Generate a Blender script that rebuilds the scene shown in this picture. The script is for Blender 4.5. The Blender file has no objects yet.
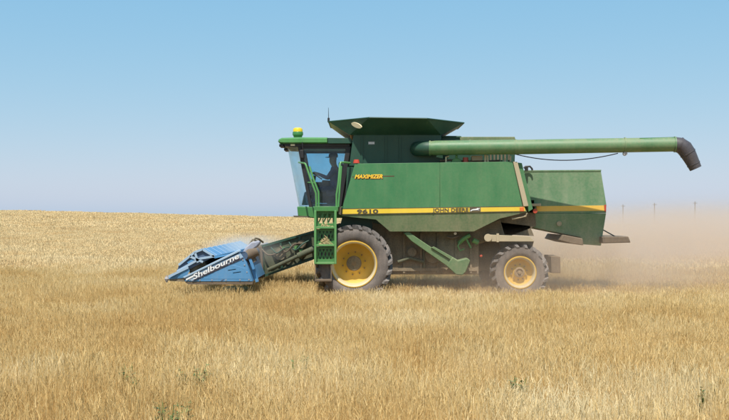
import bpy, bmesh, math, random
from mathutils import Vector, Matrix, Quaternion
random.seed(7)
R = math.radians
sc = bpy.context.scene
col = sc.collection

# ------------------------------------------------------------------ camera, sky, sun, exposure
D, F, EYE, H, CX = 22.0, 990.0, 216.0, 1.94, 364.5    # distance to the machine, focal length (px of a 729 px frame), eye-level row, eye height
cam = bpy.data.cameras.new('camera')
cam_o = bpy.data.objects.new('camera', cam); col.objects.link(cam_o)
cam.lens = 36.0 * F / 729.0; cam.sensor_width = 36.0
cam.clip_start = 0.1; cam.clip_end = 20000
cam_o.location = (0, -D, H)
cam_o.rotation_euler = (R(90) + math.atan(6.0 / F), 0, 0)
sc.camera = cam_o

SUN_EL, SUN_AZ = 62.0, 188.0          # azimuth clockwise from +Y: the sun stands behind the camera, a little to its left
sd = Vector((math.sin(R(SUN_AZ)) * math.cos(R(SUN_EL)), math.cos(R(SUN_AZ)) * math.cos(R(SUN_EL)), math.sin(R(SUN_EL))))
world = bpy.data.worlds.new('World'); sc.world = world
world.use_nodes = True
wn = world.node_tree.nodes; wl = world.node_tree.links
for n in list(wn): wn.remove(n)
wo = wn.new('ShaderNodeOutputWorld'); bg = wn.new('ShaderNodeBackground'); sky = wn.new('ShaderNodeTexSky')
sky.sky_type = 'NISHITA'; sky.sun_disc = False
sky.sun_elevation = R(SUN_EL); sky.sun_rotation = R(SUN_AZ)
sky.altitude = 0; sky.air_density = 1.0; sky.dust_density = 0.6; sky.ozone_density = 3.0
bg.inputs['Strength'].default_value = 0.15
# the hazy, dry air of the photograph: one tone curve per channel for the whole sky (blue nearly even, red falling off with height)
sp_ = wn.new('ShaderNodeSeparateColor'); cm_ = wn.new('ShaderNodeCombineColor'); wl.new(sky.outputs[0], sp_.inputs[0])
for ch, (g_, k_) in enumerate(((0.791, 0.934), (0.368, 0.805), (0.150, 0.858))):
    pw = wn.new('ShaderNodeMath'); pw.operation = 'POWER'; pw.inputs[1].default_value = g_
    mu = wn.new('ShaderNodeMath'); mu.operation = 'MULTIPLY'; mu.inputs[1].default_value = k_ * 0.1 ** g_ / 2 ** 0.35 / 0.15
    wl.new(sp_.outputs[ch], pw.inputs[0]); wl.new(pw.outputs[0], mu.inputs[0]); wl.new(mu.outputs[0], cm_.inputs[ch])
wl.new(cm_.outputs[0], bg.inputs[0])
wl.new(bg.outputs[0], wo.inputs[0])
sl = bpy.data.lights.new('sun', 'SUN'); sl.energy = 4.4; sl.angle = R(0.53); sl.color = (1.0, 0.95, 0.87)
so = bpy.data.objects.new('sun', sl); col.objects.link(so)
so.rotation_euler = sd.to_track_quat('Z', 'Y').to_euler(); so.location = (0, -10, 30)
vs = sc.view_settings
vs.view_transform = 'Standard'; vs.look = 'None'; vs.exposure = 0.35; vs.gamma = 1.0; vs.use_curve_mapping = False
sc.render.engine = 'CYCLES'
sc.cycles.volume_bounces = 2; sc.cycles.max_bounces = 8; sc.cycles.transparent_max_bounces = 16
sc.cycles.diffuse_bounces = 3; sc.cycles.glossy_bounces = 3
sc.cycles.use_denoising = True
sc.cycles.volume_max_steps = 256

# ------------------------------------------------------------------ helpers
def KK(Y): return (D + Y) / F
def at(px, py, Y): return Vector(((px - CX) * KK(Y), Y, H - (py - EYE) * KK(Y)))
def pts(lst, Y): return [at(a, b, Y) for a, b in lst]

def nset(n, name, v):
    n.inputs[name].default_value = v

DUST = (0.40, 0.30, 0.19, 1)
def mat(name, c, rough=0.5, metal=0.0, dust=0.25, var=0.12, vscale=2.5, bump=0.0, bscale=30.0, dustcol=DUST, coat=0.0):
    m = bpy.data.materials.new(name); m.use_nodes = True
    nt = m.node_tree; N = nt.nodes; L = nt.links
    b = N['Principled BSDF']
    geo = N.new('ShaderNodeNewGeometry')
    n1 = N.new('ShaderNodeTexNoise'); nset(n1, 'Scale', vscale); nset(n1, 'Detail', 6.0); nset(n1, 'Roughness', 0.62)
    mp = N.new('ShaderNodeMapping'); mp.inputs['Scale'].default_value = (1.0, 1.0, 0.45)
    L.new(geo.outputs['Position'], mp.inputs[0]); L.new(mp.outputs[0], n1.inputs['Vector'])
    n2 = N.new('ShaderNodeTexNoise'); nset(n2, 'Scale', vscale * 9); nset(n2, 'Detail', 5.0)
    L.new(geo.outputs['Position'], n2.inputs['Vector'])
    hsv = N.new('ShaderNodeHueSaturation'); hsv.inputs['Color'].default_value = (*c, 1)
    mr = N.new('ShaderNodeMapRange'); nset(mr, 'From Min', 0.3); nset(mr, 'From Max', 0.7); nset(mr, 'To Min', 1 - var); nset(mr, 'To Max', 1 + var)
    L.new(n1.outputs[0], mr.inputs['Value']); L.new(mr.outputs[0], hsv.inputs['Value'])
    # dust: more on faces that look up, more low down on the machine, broken up by noise
    sx = N.new('ShaderNodeSeparateXYZ'); L.new(geo.outputs['Normal'], sx.inputs[0])
    up = N.new('ShaderNodeMapRange'); nset(up, 'From Min', 0.1); nset(up, 'From Max', 1.0); nset(up, 'To Min', 0.0); nset(up, 'To Max', 0.55)
    L.new(sx.outputs['Z'], up.inputs['Value'])
    sp = N.new('ShaderNodeSeparateXYZ'); L.new(geo.outputs['Position'], sp.inputs[0])
    lo = N.new('ShaderNodeMapRange'); nset(lo, 'From Min', 2.3); nset(lo, 'From Max', 0.4); nset(lo, 'To Min', 0.0); nset(lo, 'To Max', 0.9)
    L.new(sp.outputs['Z'], lo.inputs['Value'])
    a1 = N.new('ShaderNodeMath'); a1.operation = 'ADD'; L.new(up.outputs[0], a1.inputs[0]); L.new(lo.outputs[0], a1.inputs[1])
    nm = N.new('ShaderNodeMapRange'); nset(nm, 'From Min', 0.3); nset(nm, 'From Max', 0.72); nset(nm, 'To Min', 0.25); nset(nm, 'To Max', 1.0)
    mx = N.new('ShaderNodeMath'); mx.operation = 'MULTIPLY_ADD'; mx.inputs[1].default_value = 0.6
    ml2 = N.new('ShaderNodeMath'); ml2.operation = 'MULTIPLY'; ml2.inputs[1].default_value = 0.4
    L.new(n2.outputs[0], ml2.inputs[0]); L.new(n1.outputs[0], mx.inputs[0]); L.new(ml2.outputs[0], mx.inputs[2]); L.new(mx.outputs[0], nm.inputs['Value'])
    rw = N.new('ShaderNodeMapRange'); nset(rw, 'From Min', -0.5); nset(rw, 'From Max', 4.5); nset(rw, 'To Min', 0.65); nset(rw, 'To Max', 1.25); L.new(sp.outputs['X'], rw.inputs['Value'])
    ms = N.new('ShaderNodeMapping'); ms.inputs['Scale'].default_value = (7.0, 7.0, 0.5); L.new(geo.outputs['Position'], ms.inputs[0])
    ns = N.new('ShaderNodeTexNoise'); nset(ns, 'Scale', 1.0); nset(ns, 'Detail', 5.0); L.new(ms.outputs[0], ns.inputs['Vector'])
    sm_ = N.new('ShaderNodeMapRange'); nset(sm_, 'From Min', 0.45); nset(sm_, 'From Max', 0.75); nset(sm_, 'To Min', -0.08); nset(sm_, 'To Max', 0.38); L.new(ns.outputs[0], sm_.inputs['Value'])
    a0 = N.new('ShaderNodeMath'); a0.operation = 'ADD'; L.new(rw.outputs[0], a0.inputs[0]); L.new(sm_.outputs[0], a0.inputs[1])
    a2 = N.new('ShaderNodeMath'); a2.operation = 'ADD'; L.new(a0.outputs[0], a2.inputs[1]); L.new(a1.outputs[0], a2.inputs[0])
    m3 = N.new('ShaderNodeMath'); m3.operation = 'MULTIPLY'; L.new(nm.outputs[0], m3.inputs[0]); L.new(a2.outputs[0], m3.inputs[1])
    m4 = N.new('ShaderNodeMath'); m4.operation = 'MULTIPLY'; m4.use_clamp = True; m4.inputs[1].default_value = dust; L.new(m3.outputs[0], m4.inputs[0])
    mix = N.new('ShaderNodeMix'); mix.data_type = 'RGBA'
    L.new(m4.outputs[0], mix.inputs[0]); L.new(hsv.outputs[0], mix.inputs[6]); mix.inputs[7].default_value = dustcol
    L.new(mix.outputs[2], b.inputs['Base Color'])
    rr = N.new('ShaderNodeMapRange'); nset(rr, 'To Min', rough); nset(rr, 'To Max', min(1, rough + 0.5)); L.new(m4.outputs[0], rr.inputs['Value'])
    L.new(rr.outputs[0], b.inputs['Roughness'])
    nset(b, 'Metallic', metal)
    if coat: nset(b, 'Coat Weight', coat)
    if bump:
        n3 = N.new('ShaderNodeTexNoise'); nset(n3, 'Scale', bscale); nset(n3, 'Detail', 4.0); L.new(geo.outputs['Position'], n3.inputs['Vector'])
        bp = N.new('ShaderNodeBump'); nset(bp, 'Strength', bump); nset(bp, 'Distance', 0.02)
        L.new(n3.outputs[0], bp.inputs['Height']); L.new(bp.outputs[0], b.inputs['Normal'])
    return m

M = {}
GREEN = (0.022, 0.180, 0.062)
M['green'] = mat('machine_green', GREEN, 0.42, dust=0.20, var=0.10, bump=0.05, bscale=2.2)
M['green_rear'] = mat('machine_green_rear', GREEN, 0.5, dust=0.38, var=0.10, bump=0.05, bscale=2.2, dustcol=(0.44, 0.39, 0.29, 1))
M['tread_base'] = mat('tread_base_rubber', (0.014, 0.014, 0.014), 0.9, dust=0.08, var=0.2)
M['elevator'] = mat('elevator_green', (0.03, 0.15, 0.045), 0.55, dust=0.28, var=0.15)
M['feeder'] = mat('feeder_dirty_green', (0.016, 0.045, 0.02), 0.7, dust=0.22, var=0.35, vscale=5)
M['green_clean'] = mat('machine_green_clean', (0.035, 0.20, 0.05), 0.35, dust=0.14, var=0.08)
M['green_dark'] = mat('dark_green_paint_and_shade', (0.008, 0.060, 0.036), 0.5, dust=0.05, var=0.12)  # darker green: shade on tank wall and elbow is put into its colour
M['rail'] = mat('rail_green', (0.06, 0.27, 0.07), 0.4, dust=0.2)
M['green_dusty'] = mat('machine_green_dusty', (0.035, 0.14, 0.045), 0.65, dust=0.50, var=0.15)
M['yellow'] = mat('stripe_yellow', (0.82, 0.56, 0.02), 0.45, dust=0.25, var=0.08)
M['yellow_dusty_lit'] = mat('stripe_yellow_dusty_lit', (0.85, 0.50, 0.05), 0.5, dust=0.25, var=0.1)  # dusty rear stripe, brightened in colour for bounce light in the auger shadow
M['rim'] = mat('rim_yellow', (0.68, 0.40, 0.025), 0.5, dust=0.18, var=0.10, dustcol=(0.50, 0.36, 0.18, 1))
M['cream'] = mat('cream_paint_and_sunlit_rim', (0.72, 0.62, 0.38), 0.5, dust=0.3)  # cream hoses, and the sunlit paleness of the yellow rim barrel
M['tyre'] = mat('tyre_rubber', (0.035, 0.033, 0.032), 0.85, dust=0.40, var=0.2, vscale=6, bump=0.2, bscale=60, dustcol=(0.36, 0.29, 0.24, 1))
M['lug'] = mat('tyre_lug_rubber', (0.03, 0.03, 0.032), 0.8, dust=0.36, var=0.25, vscale=9, dustcol=(0.37, 0.315, 0.27, 1))
M['hub'] = mat('hub_brown', (0.20, 0.12, 0.05), 0.6, dust=0.3)
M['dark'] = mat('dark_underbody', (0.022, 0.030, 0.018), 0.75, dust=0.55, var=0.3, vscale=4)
M['black'] = mat('black_plastic', (0.012, 0.013, 0.016), 0.5, dust=0.06)
M['spout'] = mat('spout_rubber', (0.035, 0.035, 0.05), 0.45, dust=0.12, var=0.15, bump=0.2, bscale=12)
M['brown'] = mat('dusty_brown_steel', (0.075, 0.05, 0.035), 0.8, dust=0.25, var=0.2)
M['rust'] = mat('rusty_tan_edge', (0.36, 0.25, 0.14), 0.7, dust=0.35, var=0.2)
M['tan'] = mat('dusty_tan_and_sunlit_steel', (0.44, 0.37, 0.24), 0.75, dust=0.3, var=0.12)
M['blue'] = mat('header_blue', (0.04, 0.24, 0.48), 0.42, dust=0.16, var=0.10, bump=0.05, bscale=4)
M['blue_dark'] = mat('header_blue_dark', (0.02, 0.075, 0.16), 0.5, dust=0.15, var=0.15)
M['blue_pale'] = mat('header_blue_pale', (0.30, 0.48, 0.66), 0.5, dust=0.3, var=0.1)
M['blue_grey'] = mat('pale_blue_grey_paint', (0.27, 0.33, 0.46), 0.6, dust=0.4, var=0.2, vscale=6)
M['auger'] = mat('auger_green', GREEN, 0.4, dust=0.34, var=0.12, bump=0.04, bscale=3)
M['grey'] = mat('grey_steel', (0.35, 0.36, 0.40), 0.5, dust=0.3)
M['red'] = mat('red_lens', (0.50, 0.04, 0.015), 0.25, dust=0.15)
M['orange'] = mat('orange_lens', (0.75, 0.16, 0.02), 0.3, dust=0.15)
M['white'] = mat('white_print', (0.80, 0.80, 0.78), 0.5, dust=0.1, var=0.04)
M['letter_dark'] = mat('dark_print', (0.035, 0.03, 0.012), 0.5, dust=0.25)
M['letter_yellow'] = mat('yellow_print', (0.90, 0.55, 0.03), 0.5, dust=0.1)
M['letter_red'] = mat('red_brown_print', (0.10, 0.02, 0.012), 0.5, dust=0.12)
M['navy'] = mat('navy_print', (0.02, 0.03, 0.07), 0.5, dust=0.12)
M['lamp'] = mat('lamp_glass', (0.85, 0.72, 0.48), 0.3, dust=0.1)
M['dome_yellow'] = mat('receiver_yellow', (0.90, 0.60, 0.02), 0.4, dust=0.06)
M['fabric'] = mat('seat_fabric', (0.02, 0.03, 0.065), 0.9, dust=0.05)
M['skin'] = mat('skin', (0.42, 0.22, 0.14), 0.5, dust=0.0, var=0.05)
M['shirt'] = mat('shirt_cloth', (0.03, 0.055, 0.14), 0.85, dust=0.0, var=0.15)
M['jeans'] = mat('denim', (0.03, 0.045, 0.09), 0.9, dust=0.0, var=0.15)
M['cap'] = mat('cap_cloth', (0.02, 0.03, 0.06), 0.85, dust=0.0)
M['wood'] = mat('weathered_pole_wood', (0.14, 0.12, 0.11), 0.9, dust=0.1, var=0.2)
M['chaff'] = mat('chaff', (0.62, 0.48, 0.25), 0.9, dust=0.1, var=0.3, vscale=20)

def glass_mat(name, tint, ior):
    m = bpy.data.materials.new(name); m.use_nodes = True
    N = m.node_tree.nodes; L = m.node_tree.links
    N.remove(N['Principled BSDF']); out = N['Material Output']
    tr = N.new('ShaderNodeBsdfTransparent'); tr.inputs[0].default_value = (*tint, 1)
    gl = N.new('ShaderNodeBsdfGlossy'); gl.inputs['Roughness'].default_value = 0.03
    df = N.new('ShaderNodeBsdfDiffuse'); df.inputs[0].default_value = (0.45, 0.42, 0.36, 1)
    lw0 = N.new('ShaderNodeLayerWeight'); lw0.inputs[0].default_value = 0.5; lp = N.new('ShaderNodeMath'); lp.operation = 'POWER'; lp.inputs[1].default_value = 4.0; L.new(lw0.outputs['Facing'], lp.inputs[0]); lw = N.new('ShaderNodeMath'); lw.operation = 'MULTIPLY_ADD'; lw.inputs[1].default_value = ior; lw.inputs[2].default_value = 0.03; L.new(lp.outputs[0], lw.inputs[0])
    geo = N.new('ShaderNodeNewGeometry'); nz = N.new('ShaderNodeTexNoise'); nz.inputs['Scale'].default_value = 3.0; nz.inputs['Detail'].default_value = 6
    L.new(geo.outputs['Position'], nz.inputs['Vector'])
    mr = N.new('ShaderNodeMapRange'); nset(mr, 'From Min', 0.4); nset(mr, 'From Max', 0.8); nset(mr, 'To Min', 0.01); nset(mr, 'To Max', 0.07)
    L.new(nz.outputs[0], mr.inputs['Value'])
    m1 = N.new('ShaderNodeMixShader'); L.new(mr.outputs[0], m1.inputs[0]); L.new(tr.outputs[0], m1.inputs[1]); L.new(df.outputs[0], m1.inputs[2])
    m2 = N.new('ShaderNodeMixShader'); L.new(lw.outputs[0], m2.inputs[0]); L.new(m1.outputs[0], m2.inputs[1]); L.new(gl.outputs[0], m2.inputs[2])
    L.new(m2.outputs[0], out.inputs['Surface'])
    return m
M['glass'] = glass_mat('tinted_cab_glass', (0.68, 0.86, 0.93), 0.5)
M['windscreen'] = glass_mat('clear_windscreen_glass', (0.88, 0.96, 0.98), 0.25)

OFF = {}
def empty(name, loc, parent=None):
    o = bpy.data.objects.new(name, None); col.objects.link(o)
    loc = Vector(loc)
    if parent: o.parent = parent; o.location = loc - OFF[parent.name]
    else: o.location = loc
    OFF[o.name] = loc; o.empty_display_size = 0.2
    return o
def tag(o, label=None, cat=None, group=None, kind=None):
    if label: o['label'] = label
    if cat: o['category'] = cat
    if group: o['group'] = group
    if kind: o['kind'] = kind
    return o

class MB:
    def __init__(s): s.v = []; s.f = []; s.mi = []; s.pieces = []
    def add(s, vs, fs, mi=0):
        s.pieces.append((list(vs), list(fs))); b = len(s.v); s.v += [tuple(v) for v in vs]; s.f += [tuple(i + b for i in f) for f in fs]; s.mi += [mi] * len(fs); return s
    def prism(s, front, back, mi=0):          # two matching polygons joined by side faces
        n = len(front)
        fs = [tuple(range(n)), tuple(range(2 * n - 1, n - 1, -1))] + [((i + 1) % n, i, n + i, n + (i + 1) % n) for i in range(n)]
        return s.add(list(front) + list(back), fs, mi)
    def slab(s, lst, Y, t, mi=0):             # a plate: outline read at depth Y, thickness t away from the camera
        a = pts(lst, Y); return s.prism(a, [p + Vector((0, t, 0)) for p in a], mi)
    def block(s, lst, Y0, Y1, mi=0):          # outline at Y0 carried straight across to Y1
        a = pts(lst, Y0); return s.prism(a, [Vector((p.x, Y1, p.z)) for p in a], mi)
    def box(s, c, d, rot=None, mi=0):
        c = Vector(c); x, y, z = d[0] / 2, d[1] / 2, d[2] / 2
        vs = [Vector(p) for p in ((-x,-y,-z),(x,-y,-z),(x,y,-z),(-x,y,-z),(-x,-y,z),(x,-y,z),(x,y,z),(-x,y,z))]
        if rot: vs = [rot @ p for p in vs]
        return s.add([p + c for p in vs], [(0,3,2,1),(4,5,6,7),(0,1,5,4),(1,2,6,5),(2,3,7,6),(3,0,4,7)], mi)
    def bar(s, a, b, w, t, mi=0):             # square bar from a to b
        a, b = Vector(a), Vector(b); d = (b - a); q = d.to_track_quat('X', 'Z').to_matrix()
        return s.box((a + b) / 2, (d.length, w, t), q, mi)
    def tube(s, path, r, n=10, cap=True, mi=0):
        path = [Vector(p) for p in path]; k = len(path); rs = r if isinstance(r, (list, tuple)) else [r] * k
        vs = []; prev = None
        for i, p in enumerate(path):
            t = (path[min(i + 1, k - 1)] - path[max(i - 1, 0)]).normalized()
            if prev is None:
                u = t.orthogonal().normalized()
            else:
                u = (prev - t * prev.dot(t)).normalized()
            prev = u; w = t.cross(u)
            vs += [p + (u * math.cos(2 * math.pi * j / n) + w * math.sin(2 * math.pi * j / n)) * rs[i] for j in range(n)]
        fs = []
        for i in range(k - 1):
            for j in range(n):
                fs.append((i * n + j, i * n + (j + 1) % n, (i + 1) * n + (j + 1) % n, (i + 1) * n + j))
        if cap: fs += [tuple(range(n - 1, -1, -1)), tuple(range((k - 1) * n, k * n))]
        return s.add(vs, fs, mi)
    def lathe(s, prof, c, n=48, closed=False, mi=0, axis='Y'):   # profile of (radius, offset along the axis)
        c = Vector(c); k = len(prof); vs = []
        for r, y in prof:
            for j in range(n):
                a = 2 * math.pi * j / n
                if axis == 'Y': vs.append(c + Vector((r * math.cos(a), y, r * math.sin(a))))
                else: vs.append(c + Vector((r * math.cos(a), r * math.sin(a), y)))
        fs = []
        for i in range(k if closed else k - 1):
            i2 = (i + 1) % k
            for j in range(n):
                fs.append((i * n + j, i * n + (j + 1) % n, i2 * n + (j + 1) % n, i2 * n + j))
        return s.add(vs, fs, mi)
    def each(s, name, m, parent=None, bevel=0.0, smooth=True, angle=35):   # every shape added becomes a part of its own
        out = []
        for v, f in s.pieces:
            b = MB(); b.add(v, f); out.append(b.build(name, m, parent, bevel, smooth, angle))
        return out
    def build(s, name, m, parent=None, bevel=0.0, smooth=True, angle=35):
        me = bpy.data.meshes.new(name); me.from_pydata(s.v, [], s.f); me.validate()
        bm = bmesh.new(); bm.from_mesh(me); bmesh.ops.recalc_face_normals(bm, faces=bm.faces); bm.to_mesh(me); bm.free()
        for x in (m if isinstance(m, (list, tuple)) else [m]): me.materials.append(M[x] if isinstance(x, str) else x)
        if isinstance(m, (list, tuple)) and len(me.polygons) == len(s.mi):
            for p, i in zip(me.polygons, s.mi): p.material_index = i
        if smooth:
            for p in me.polygons: p.use_smooth = True
            me.set_sharp_from_angle(angle=R(angle))
        o = bpy.data.objects.new(name, me); col.objects.link(o)
        if parent:
            o.parent = parent; o.location = -OFF[parent.name]
        OFF[o.name] = Vector((0, 0, 0))
        if bevel:
            b = o.modifiers.new('bevel', 'BEVEL'); b.width = bevel; b.segments = 2; b.limit_method = 'ANGLE'; b.angle_limit = R(40)
            b.harden_normals = False
        return o

def text_part(body, p0, p1, hpx, Y, m, parent, name, off=0.0, shear=0.0, depth=0.003, grow=0.0):
    """Lettering on a plate facing the camera side: baseline from pixel p0 to p1 at depth Y, letter height in pixels."""
    cu = bpy.data.curves.new('lettering', 'FONT'); cu.body = body; cu.offset = off; cu.shear = shear; cu.extrude = 0.02; cu.resolution_u = 3
    t = bpy.data.objects.new('lettering', cu); col.objects.link(t)
    dg = bpy.context.evaluated_depsgraph_get(); me = bpy.data.meshes.new_from_object(t.evaluated_get(dg))
    bpy.data.objects.remove(t)
    xs = [v.co.x for v in me.vertices]; ys = [v.co.y for v in me.vertices]
    a, b = at(p0[0], p0[1], Y), at(p1[0], p1[1], Y)
    ux = (b - a); wid = ux.length; ux.normalize(); uz = Vector((-ux.z, 0, ux.x)); hh = hpx * KK(Y)
    x0, x1, y0, y1 = min(xs), max(xs), 0.0, max(max(ys), 0.01)
    for v in me.vertices:
        q = a + ux * ((v.co.x - x0) / (x1 - x0) * wid) + uz * ((v.co.y - y0) / (y1 - y0) * hh)
        d = depth if v.co.z < 0 else 0.0
        v.co = (q.x, Y - depth + d, q.z)
    me.materials.clear(); me.materials.append(M[m]); me.name = name
    o = bpy.data.objects.new(name, me); col.objects.link(o); o.parent = parent; o.location = -OFF[parent.name]
    OFF[o.name] = Vector((0, 0, 0))
    return o

def spline(p, k=6):
    p = [Vector(v) for v in p]; q = [p[0] * 2 - p[1]] + p + [p[-1] * 2 - p[-2]]; out = []
    for i in range(1, len(q) - 2):
        for j in range(k):
            t = j / k; a, b, c, d = q[i - 1], q[i], q[i + 1], q[i + 2]
            out.append(0.5 * ((2 * b) + (c - a) * t + (2 * a - 5 * b + 4 * c - d) * t * t + (3 * b - a - 3 * c + d) * t ** 3))
    return out + [p[-1]]

# ------------------------------------------------------------------ terrain: a long field that climbs to the left and falls away behind a crest
def smooth(a, b, t):
    t = max(0.0, min(1.0, (t - a) / (b - a))); return t * t * (3 - 2 * t)
def ground_z(x, y):
    r = math.hypot(max(y + D, 0.0), x * 0.35)
    t = smooth(28, 150, r)
    xx = x if r < 150 else x * 150.0 / r
    xx = max(-160, min(160, xx))
    z = t * (0.95 - 0.024 * xx)
    if r > 150: z -= 0.021 * (r - 150) * smooth(150, 230, r)
    z += 0.03 * math.sin(x * 0.31 + y * 0.17) * math.sin(y * 0.23 - x * 0.11) * smooth(6, 14, abs(y) + abs(x) * 0.3)
    return z

def field_mat():
    m = bpy.data.materials.new('ripe_field_soil_and_straw'); m.use_nodes = True
    N = m.node_tree.nodes; L = m.node_tree.links; b = N['Principled BSDF']
    geo = N.new('ShaderNodeNewGeometry')
    n1 = N.new('ShaderNodeTexNoise'); nset(n1, 'Scale', 0.05); nset(n1, 'Detail', 8.0)
    mp = N.new('ShaderNodeMapping'); mp.inputs['Scale'].default_value = (0.5, 1.6, 1); L.new(geo.outputs['Position'], mp.inputs[0]); L.new(mp.outputs[0], n1.inputs['Vector'])
    n2 = N.new('ShaderNodeTexNoise'); nset(n2, 'Scale', 6.0); nset(n2, 'Detail', 8.0); nset(n2, 'Roughness', 0.7); L.new(geo.outputs['Position'], n2.inputs['Vector'])
    r1 = N.new('ShaderNodeValToRGB'); e = r1.color_ramp.elements
    e[0].position = 0.35; e[0].color = (0.50, 0.36, 0.17, 1); e[1].position = 0.65; e[1].color = (0.62, 0.46, 0.24, 1)
    L.new(n1.outputs[0], r1.inputs[0])
    r2 = N.new('ShaderNodeValToRGB'); e = r2.color_ramp.elements
    e[0].position = 0.3; e[0].color = (0.55, 0.5, 0.45, 1); e[1].position = 0.7; e[1].color = (1, 1, 1, 1)
    L.new(n2.outputs[0], r2.inputs[0])
    mix = N.new('ShaderNodeMix'); mix.data_type = 'RGBA'; mix.blend_type = 'MULTIPLY'; mix.inputs[0].default_value = 0.8
    L.new(r1.outputs[0], mix.inputs[6]); L.new(r2.outputs[0], mix.inputs[7]); L.new(mix.outputs[2], b.inputs['Base Color'])
    nset(b, 'Roughness', 0.95); nset(b, 'Specular IOR Level', 0.1)
    bp = N.new('ShaderNodeBump'); nset(bp, 'Strength', 0.6); nset(bp, 'Distance', 0.1); L.new(n2.outputs[0], bp.inputs['Height']); L.new(bp.outputs[0], b.inputs['Normal'])
    return m
def axis(lims):
    out = []
    for a, b, step in lims:
        k = max(1, int(round((b - a) / step))); out += [a + (b - a) * i / k for i in range(k)]
    return out + [lims[-1][1]]
gx = axis([(-4000, -1000, 600), (-1000, -300, 100), (-300, -60, 20), (-60, 60, 3), (60, 300, 20), (300, 1000, 100), (1000, 4000, 600)])
gy = axis([(-400, -60, 60), (-60, -24, 6), (-24, 60, 3), (60, 260, 8), (260, 1000, 60), (1000, 4500, 500)])
gv = [(x, y, ground_z(x, y)) for y in gy for x in gx]; nx = len(gx)
gf = [(j * nx + i, j * nx + i + 1, (j + 1) * nx + i + 1, (j + 1) * nx + i) for j in range(len(gy) - 1) for i in range(nx - 1)]
ground = MB().add(gv, gf).build('field_ground', field_mat(), angle=180)
tag(ground, 'golden grain field rolling up to the skyline', 'field', kind='structure')

# ------------------------------------------------------------------ standing straw (uncountable): clump meshes carried on points
def straw_mat(name, c0, c1, c2, tint=0.38, spec=0.15):
    m = bpy.data.materials.new(name); m.use_nodes = True
    N = m.node_tree.nodes; L = m.node_tree.links; b = N['Principled BSDF']; out = N['Material Output']
    geo = N.new('ShaderNodeNewGeometry'); at_ = N.new('ShaderNodeAttribute'); at_.attribute_name = 'tint'
    n1 = N.new('ShaderNodeTexNoise'); nset(n1, 'Scale', 0.55); nset(n1, 'Detail', 4.0); L.new(geo.outputs['Position'], n1.inputs['Vector'])
    ad = N.new('ShaderNodeMath'); ad.operation = 'MULTIPLY_ADD'; ad.inputs[1].default_value = 1.0; ad.inputs[2].default_value = -0.72 - tint / 2 + 0.28
    mb_ = N.new('ShaderNodeMapping'); mb_.inputs['Scale'].default_value = (0.16, 0.30, 0.3); L.new(geo.outputs['Position'], mb_.inputs[0])
    n0 = N.new('ShaderNodeTexNoise'); nset(n0, 'Scale', 1.0); nset(n0, 'Detail', 3.0); L.new(mb_.outputs[0], n0.inputs['Vector'])
    nn = N.new('ShaderNodeMath'); nn.operation = 'MULTIPLY_ADD'; nn.inputs[1].default_value = 0.9; L.new(n0.outputs[0], nn.inputs[0]); L.new(n1.outputs[0], nn.inputs[2])
    L.new(nn.outputs[0], ad.inputs[0])
    ad2 = N.new('ShaderNodeMath'); ad2.operation = 'MULTIPLY_ADD'; ad2.inputs[1].default_value = tint
    L.new(at_.outputs['Fac'], ad2.inputs[0]); L.new(ad.outputs[0], ad2.inputs[2])
    rp = N.new('ShaderNodeValToRGB'); e = rp.color_ramp.elements
    e[0].position = 0.15; e[0].color = (*c0, 1); e[1].position = 0.9; e[1].color = (*c2, 1)
    x = rp.color_ramp.elements.new(0.5); x.color = (*c1, 1)
    L.new(ad2.outputs[0], rp.inputs[0]); L.new(rp.outputs[0], b.inputs['Base Color'])
    nset(b, 'Roughness', 0.6); nset(b, 'Specular IOR Level', spec)
    tl = N.new('ShaderNodeBsdfTranslucent'); L.new(rp.outputs[0], tl.inputs[0])
    mx = N.new('ShaderNodeMixShader'); mx.inputs[0].default_value = 0.22
    L.new(b.outputs[0], mx.inputs[1]); L.new(tl.outputs[0], mx.inputs[2]); L.new(mx.outputs[0], out.inputs['Surface'])
    return m
M['straw'] = straw_mat('straw', (0.56, 0.35, 0.125), (0.71, 0.52, 0.235), (0.84, 0.71, 0.45))
M['crop'] = straw_mat('ripe_crop_and_haze', (0.70, 0.50, 0.25), (0.79, 0.60, 0.32), (0.86, 0.69, 0.41), tint=0.12, spec=0.05)  # paler than the near straw: distance haze put into the crop colour

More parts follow.
